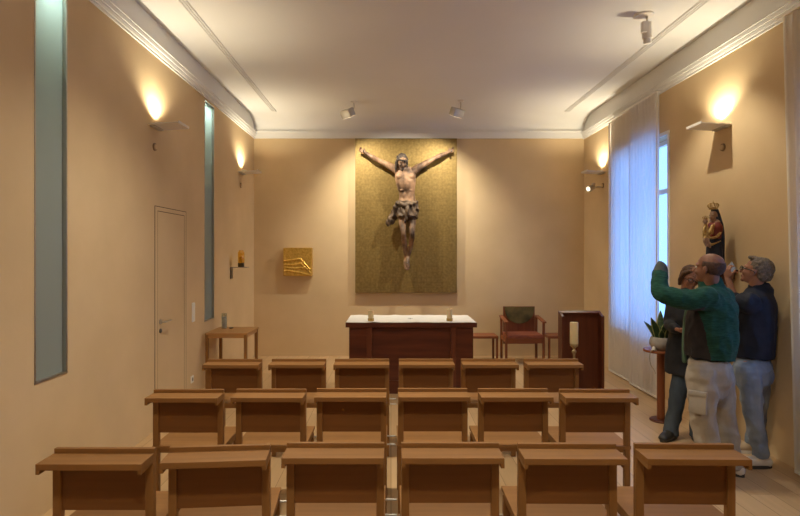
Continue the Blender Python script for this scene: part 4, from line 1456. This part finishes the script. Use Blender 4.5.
jw = folds(0.015, 9.0, (1, 1, 0.7))
bake('fleece_jacket', bm, [M['fleece'], M['fleece_dark'], plain('grey_cuff', (0.045, 0.055, 0.055), 0.85)], gr, voxel=0.008, smooth=4, wrinkle=jw, paint=gpaint)
bm = bmesh.new()     # open front edge with pale piping
ze = [at(689.5, 300, 4.200), at(686.8, 312, 4.200), at(684.8, 330, 4.200), at(684.0, 348, 4.200), at(684.4, 361, 4.200)]
tube(bm, ze, [(0.010, 0.022), (0.013, 0.026), (0.014, 0.026), (0.013, 0.024), (0.016, 0.02)], side=(1, 0, 0), seg=10)
rel(finish('front_zip_edge', bm, M['fleece_trim'], gr, smooth=True), gr)
bm = bmesh.new()     # trousers
tube(bm, [at(709.6, 358, 4.070), at(709.6, 368, 4.070), at(709.8, 380, 4.070), at(710, 387, 4.070)], [(0.172, 0.135), (0.184, 0.146), (0.182, 0.150), (0.15, 0.12)], side=lf, caps=('flat', 'round'), seg=24)
tube(bm, [hip_l + V((0, 0, -0.02)), at(703.0, 396, 3.990), kn_l, at(707.2, 444, 3.980), at(709.0, 466, 3.970), at(709.2, 476.5, 3.970)], [0.110, 0.105, 0.090, 0.086, 0.084, 0.086], caps=('round', 'flat'))
tube(bm, [hip_r + V((0, 0, -0.02)), at(720.5, 396, 4.170), kn_r, at(728.5, 442, 4.160), at(731.4, 460, 4.150), at(731.6, 467.5, 4.150)], [0.110, 0.103, 0.088, 0.083, 0.081, 0.083], caps=('round', 'flat'))
bake('trousers', bm, M['khaki'], gr, voxel=0.008, smooth=4, wrinkle=folds(0.016, 8.0, (1, 1, 0.9)))
bm = bmesh.new()     # cargo pocket
q = at(695.0, 404, 3.860)
t = bmesh.new()
box(t, (-0.058, -0.012, -0.085), (0.058, 0.012, 0.075), 0.008)
box(t, (-0.062, -0.018, 0.045), (0.062, 0.010, 0.080), 0.006)
merge(bm, t, Matrix.Translation(at(698.0, 402, 3.905)) @ Matrix.Rotation(math.radians(-44), 4, 'Z'))
rel(finish('cargo_pocket', bm, M['khaki'], gr, smooth=True, angle=0.7), gr)
for an in (an_l, an_r):
    bm = bmesh.new()
    shoe(bm, an, (-0.6, 0.8))
    s_ = bake('shoe', bm, M['shoe_white'], gr, voxel=0.006, smooth=3)
    bm = bmesh.new()
    sole(bm, an, (-0.6, 0.8))
    so = finish('shoe_sole', bm, M['sole'], s_)
bm = bmesh.new()     # close-cropped hair round the sides and back
ell(bm, pg(0, -0.015, 0.028), (0.0785, 0.0985, 0.088), Rg, seg=32)


def crop(bm_o, c, R, test, s=1.0):
    """Remove what lies where test(x, y, z) in head coordinates is true, then thicken."""
    Ri = R.inverted()
    vs_ = [v for v in bm_o.verts if test(*(Ri @ (v.co - c) / s))]
    bmesh.ops.delete(bm_o, geom=vs_, context='VERTS')


crop(bm, head_c, Rg, lambda x, y, z: y > 0.030 or z > 0.068 - 0.25 * max(0.0, y) or (z < -0.03 and y > -0.02) or (abs(x) > 0.06 and y > -0.014 and z < 0.014))
r_ = bmesh.ops.extrude_face_region(bm, geom=bm.faces[:])
for e in r_['geom']:
    if isinstance(e, bmesh.types.BMVert):
        e.co = head_c + (e.co - head_c) * 0.94
rel(finish('cropped_hair', bm, M['hair_dark'], gr, smooth=True), gr)
eyes(gr, pg, Rg, 1.0, 'eye')

# --- man in the navy jacket, photographing with a phone
mr = empty('person', (2.90, 4.40, 0), 'grey-haired man with glasses in a navy jacket and pale jeans, holding up a phone', 'person', 'three visitors by the statue')
fm = V((-0.80, 0.60, 0)).normalized()
lm = V((-fm.y, fm.x, 0))
MY = 4.42
head_m = at(756.2, 272.0, MY)
Rm = head_basis((-0.58, 0.76, 0.28), (0.17, -0.18, 1))
neck_m = at(759.0, 291, MY)
sh_l, sh_r = at(746.5, 301, 4.30), at(761.5, 301, 4.48)
el_l, wr_l = at(737.5, 303.0, 4.50), at(728.0, 279.5, 4.62)
el_r, wr_r = at(734.0, 305.0, 4.82), at(729.0, 283.0, 4.80)
hip_l, hip_r = at(747.5, 369, 4.33), at(757.5, 369, 4.50)
kn_l, kn_r = at(752.5, 412, 4.29), at(758.5, 408, 4.52)
an_l, an_r = at(760.0, 452.0, 4.28), at(751.5, 437.5, 4.60)
pm = person_body(mr, head_m, Rm, 1.0, neck_m, M['skin'], sh_l, sh_r, el_l, wr_l, el_r, wr_r, hip_l, hip_r, kn_l, kn_r, an_l, an_r, lm,
                 [(wr_l, (-0.05, 0.1, 1), (0.9, 0.3, 0.2), (0.5, -0.8, 0.1), 0.95, 0.75), (wr_r, (0.0, -0.3, 0.9), (0.3, -0.8, 0.1), (-0.8, -0.2, 0.3), 0.95, 0.7)], (-1, 0.1, 0))
bm = bmesh.new()
tube(bm, [at(761.0, 291.5, MY), at(758.5, 299, MY), at(756.0, 315, MY), at(754.5, 335, MY), at(753.5, 345, MY), at(753.0, 356.5, MY)],
     [(0.09, 0.09), (0.175, 0.125), (0.190, 0.145), (0.188, 0.155), (0.182, 0.158), (0.176, 0.150)], side=lm, caps=('round', 'flat'), seg=24)
tube(bm, [at(759.0, 283.5, MY), at(759.8, 290, MY), at(759.0, 298, MY)], [(0.070, 0.074), (0.086, 0.086), (0.14, 0.115)], side=lm, caps=('flat', 'round'))
tube(bm, [at(754, 308, 4.36), sh_l, at(742.5, 304, 4.40), el_l, at(735.6, 297.0, 4.535)], [0.088, 0.084, 0.070, 0.058, 0.046], caps=('round', 'round'), sub=5)
tube(bm, [at(759, 308, 4.46), sh_r, at(748, 306, 4.66), el_r, at(732.5, 297, 4.82)], [0.088, 0.084, 0.070, 0.060, 0.048], caps=('round', 'round'), sub=5)
bake('navy_jacket', bm, M['navy'], mr, voxel=0.008, smooth=4, wrinkle=folds(0.011, 8.0))
bm = bmesh.new()
tube(bm, [at(753.0, 357, MY), at(752.8, 368, MY), at(752.5, 379, MY), at(752.5, 386, MY)], [(0.158, 0.130), (0.166, 0.142), (0.158, 0.140), (0.12, 0.10)], side=lm, caps=('flat', 'round'), seg=24)
tube(bm, [hip_l + V((0, 0, -0.02)), at(750.8, 392, 4.31), kn_l, at(757.0, 434, 4.285), at(760.0, 449, 4.28), at(760.2, 457.5, 4.28)], [0.100, 0.088, 0.069, 0.064, 0.060, 0.062], caps=('round', 'flat'))
tube(bm, [hip_r + V((0, 0, -0.02)), at(758, 388, 4.50), kn_r, at(757.0, 424, 4.57), at(752.0, 439.5, 4.60), at(751.7, 443.5, 4.60)], [0.100, 0.088, 0.067, 0.062, 0.058, 0.060], caps=('round', 'flat'))
bake('jeans', bm, M['jeans_pale'], mr, voxel=0.008, smooth=4, wrinkle=folds(0.014, 8.5, (1, 1, 0.9)))
for an, mt, td in ((an_l, 'shoe_white', (-0.98, 0.10)), (an_r, 'shoe_tan', (-0.98, 0.2))):
    bm = bmesh.new()
    shoe(bm, an, td)
    s_ = bake('shoe', bm, M[mt], mr, voxel=0.006, smooth=3)
    bm = bmesh.new()
    sole(bm, an, td)
    finish('shoe_sole', bm, M['shoe_white'] if mt == 'shoe_tan' else M['sole'], s_)
bm = bmesh.new()
ell(bm, pm(0, -0.022, 0.044), (0.081, 0.100, 0.088), Rm, seg=24)
ell(bm, pm(0, -0.062, -0.005), (0.070, 0.058, 0.062), Rm, seg=24)
ell(bm, pm(0, 0.055, 0.105), (0.055, 0.035, 0.020), Rm, seg=16)
Ri = Rm.inverted()


def hair_w(c, n):
    return 0.005 * noise.noise(c * 45) + 0.003 * noise.noise(c * 90)


h_o = bake('grey_hair', bm, M['hair_grey'], mr, voxel=0.006, smooth=2, wrinkle=hair_w)


def cut(o, c, R, test, s=1.0):
    b_ = bmesh.new()
    b_.from_mesh(o.data)
    Ri = R.inverted()
    bmesh.ops.delete(b_, geom=[v for v in b_.verts if test(*(Ri @ (v.co - c) / s))], context='VERTS')
    b_.to_mesh(o.data)
    b_.free()


cut(h_o, head_m, Rm, lambda x, y, z: (y > 0.040 and z < 0.075) or (z < 0.022 and y > -0.028) or (y > 0.015 and z < 0.045))
bm = bmesh.new()     # glasses
for sx in (-1, 1):
    pts = [pm(sx * 0.033 + 0.023 * math.cos(a), 0.104, 0.004 + 0.018 * math.sin(a)) for a in [2 * PI * k / 16 for k in range(17)]]
    tube(bm, pts, [0.0028] * 17, seg=6, sub=1)
    tube(bm, [pm(sx * 0.056, 0.102, 0.010), pm(sx * 0.078, 0.070, 0.012), pm(sx * 0.086, 0.0, 0.010), pm(sx * 0.084, -0.018, -0.004)], [0.0038, 0.0038, 0.0032, 0.003], seg=6)
tube(bm, [pm(-0.010, 0.106, 0.008), pm(0.010, 0.106, 0.008)], [0.0026] * 2, seg=6)
rel(finish('glasses', bm, M['black'], mr, smooth=True), mr)
eyes(mr, pm, Rm, 1.0, 'eye')
ph_c = at(730.6, 268.3, 4.70)
t = bmesh.new()
box(t, (-0.074, -0.0045, -0.036), (0.074, 0.0045, 0.036), 0.004)
phn = empty('mobile_phone', ph_c, 'silver mobile phone held up between the two men, screen lit', 'phone')
rotp = Matrix.Rotation(math.radians(-28), 4, 'Y') @ Matrix.Rotation(math.radians(34), 4, 'Z')
bm = bmesh.new()
merge(bm, t, rotp)
finish('phone_case', bm, M['phone'], phn, smooth=True, angle=0.6)
t = bmesh.new()
box(t, (-0.066, -0.0056, -0.032), (0.066, -0.0042, 0.032), 0.0004)
bm = bmesh.new()
merge(bm, t, rotp)
finish('phone_screen', bm, M['screen'], phn)

# --- woman in a black coat, half hidden, facing the camera
wr = empty('person', (2.72, 4.98, 0), 'brown-haired woman in a long black coat, partly hidden behind the man in green', 'person', 'three visitors by the statue')
fwv = V((-0.50, -0.86, 0)).normalized()
lw_ = V((-fwv.y, fwv.x, 0))      # her left (to the right in the photo)
WY = 4.98
head_w = at(690.3, 278.0, WY)
Rw = head_basis((-0.12, -0.93, -0.30), (0.05, -0.28, 1))
neck_w = at(687.5, 293, WY + 0.03)
sh_r, sh_l = at(675.5, 301, 5.03), at(699.0, 301, 4.93)
el_r, wr_r = at(669.0, 322.5, 5.02), at(676.0, 329.0, 4.80)
el_l, wr_l = at(702.0, 324, 4.90), at(689.0, 330, 4.72)
hip_r, hip_l = at(682.0, 366, 5.0), at(694.0, 366, 4.96)
kn_r, kn_l = at(677.0, 400, 4.95), at(696.0, 400, 4.92)
an_r, an_l = at(671.5, 430.5, 4.95), at(697.0, 432, 4.90)
pw = person_body(wr, head_w, Rw, 0.88, neck_w, M['skin'], sh_l, sh_r, el_l, wr_l, el_r, wr_r, hip_l, hip_r, kn_l, kn_r, an_l, an_r, lw_,
                 [(wr_r, (0.85, -0.35, -0.25), (0.2, 0.3, 1), (0.2, -0.9, 0.5), 0.88, 0.45), (wr_l, (-0.8, -0.35, -0.1), (0, 0.3, 1), (-0.2, -0.9, 0.5), 0.88, 0.45)], (-0.7, -0.7, 0))
bm = bmesh.new()
tube(bm, [at(687.5, 294, WY + .02), at(687.3, 301, WY), at(687.0, 315, WY), at(687.0, 332, WY), at(686.5, 352, WY), at(686.0, 374, WY)],
     [(0.07, 0.07), (0.150, 0.095), (0.168, 0.125), (0.155, 0.120), (0.175, 0.135), (0.185, 0.145)], side=lw_, caps=('round', 'flat'), seg=24)
tube(bm, [at(687.5, 289.5, WY + .02), at(687.5, 296, WY + .02)], [(0.072, 0.07), (0.10, 0.08)], side=lw_, caps=('flat', 'round'))
tube(bm, [at(679, 308, 5.02), sh_r, at(671.5, 311, 5.03), el_r, at(671.5, 327, 4.90), at(675.2, 328.8, 4.82)], [0.075, 0.070, 0.060, 0.055, 0.050, 0.046], sub=5)
tube(bm, [at(695, 308, 4.95), sh_l, at(701.5, 311, 4.92), el_l, at(696, 328, 4.80), at(690.0, 330, 4.735)], [0.075, 0.070, 0.060, 0.055, 0.050, 0.046], sub=5)
bake('black_coat', bm, M['black_coat'], wr, voxel=0.008, smooth=4, wrinkle=folds(0.010, 8.0))
bm = bmesh.new()
tube(bm, [at(688, 352, WY), at(688, 364, WY), at(688, 374, WY)], [(0.14, 0.11), (0.155, 0.125), (0.13, 0.11)], side=lw_, caps=('flat', 'round'), seg=20)
tube(bm, [hip_r + V((0, 0, -0.02)), at(680.0, 382, 4.97), kn_r, at(673.5, 418, 4.95), at(671.0, 430, 4.95), at(670.8, 435, 4.95)], [0.090, 0.080, 0.068, 0.065, 0.065, 0.068], caps=('round', 'flat'))
tube(bm, [hip_l + V((0, 0, -0.02)), at(695.0, 382, 4.94), kn_l, at(697, 418, 4.90), at(697.0, 431, 4.90), at(697, 436.5, 4.90)], [0.090, 0.080, 0.068, 0.065, 0.065, 0.068], caps=('round', 'flat'))
bake('dark_jeans', bm, M['jeans_dark'], wr, voxel=0.008, smooth=4, wrinkle=folds(0.012, 8.5, (1, 1, 0.9)))
for an, td in ((an_r, (-0.80, -0.60)), (an_l, (-0.2, -0.95))):
    bm = bmesh.new()
    shoe(bm, an, td, 0.26, 0.052)
    s_ = bake('shoe', bm, M['shoe_black'], wr, voxel=0.006, smooth=3)
    bm = bmesh.new()
    sole(bm, an, td, 0.25, 0.046)
    finish('shoe_sole', bm, M['sole'], s_)
bm = bmesh.new()
ell(bm, pw(0, -0.026, 0.050), (0.084 * .88, 0.100 * .88, 0.086 * .88), Rw, seg=24)
for sx in (-1, 1):
    tube(bm, [pw(sx * 0.055, 0.05, 0.085), pw(sx * 0.084, 0.010, 0.04), pw(sx * 0.088, -0.02, -0.03), pw(sx * 0.075, -0.045, -0.09)], [0.016, 0.020, 0.020, 0.016])
tube(bm, [pw(0, -0.08, 0.03), pw(0, -0.085, -0.05), pw(0, -0.075, -0.09)], [(0.07, 0.04), (0.07, 0.036), (0.06, 0.03)], side=Rw @ V((1, 0, 0)))
bake('brown_hair', bm, M['hair_brown'], wr, voxel=0.006, smooth=2, wrinkle=lambda c, n: 0.004 * noise.noise(V((c.x * 60, c.y * 60, c.z * 20))))
bm = bmesh.new()
for sx in (-1, 1):
    pts = [pw(sx * 0.034 + 0.024 * math.cos(a), 0.106, 0.004 + 0.017 * math.sin(a)) for a in [2 * PI * k / 16 for k in range(17)]]
    tube(bm, pts, [0.003] * 17, seg=6, sub=1)
    tube(bm, [pw(sx * 0.057, 0.104, 0.010), pw(sx * 0.080, 0.06, 0.012), pw(sx * 0.086, 0.0, 0.008)], [0.003] * 3, seg=6)
tube(bm, [pw(-0.010, 0.108, 0.008), pw(0.010, 0.108, 0.008)], [0.0026] * 2, seg=6)
rel(finish('glasses', bm, M['black'], wr, smooth=True), wr)
eyes(wr, pw, Rw, 0.88, 'eye')

# ------------------------------------------------------------------ daylight, camera, exposure
wd = bpy.data.worlds.new('evening_sky')
SC.world = wd
wd.use_nodes = True
bg = wd.node_tree.nodes['Background']
bg.inputs['Color'].default_value = (0.17, 0.40, 1.0, 1)
bg.inputs['Strength'].default_value = 1.7
for i, (y0, y1, z0, z1) in enumerate(RWINS):
    l = bpy.data.lights.new('window_daylight', 'AREA')
    l.shape = 'RECTANGLE'
    l.size, l.size_y = z1 - z0, y1 - y0
    l.cycles.is_portal = True
    lo = bpy.data.objects.new('window_daylight', l)
    COL.objects.link(lo)
    lo.location = (XR + 0.25, (y0 + y1) / 2, (z0 + z1) / 2)
    lo.rotation_euler = (0, PI / 2, 0)

cam = bpy.data.cameras.new('camera')
co = bpy.data.objects.new('camera', cam)
COL.objects.link(co)
co.location = (0, 0, CAM_Z)
co.rotation_euler = (PI / 2, 0, 0)
cam.sensor_width = 36.0
cam.lens = FPX / 800.0 * 36.0
cam.shift_x = 9.0 / 800.0
cam.shift_y = -5.0 / 800.0
cam.clip_start = 0.05
cam.clip_end = 100
SC.camera = co

vs_ = SC.view_settings
vs_.view_transform = 'Standard'
vs_.look = 'None'
vs_.exposure = 1.08
vs_.gamma = 1.0
vs_.use_curve_mapping = False
SC.cycles.use_denoising = True
SC.cycles.max_bounces = 10
SC.cycles.diffuse_bounces = 6
SC.cycles.transparent_max_bounces = 12
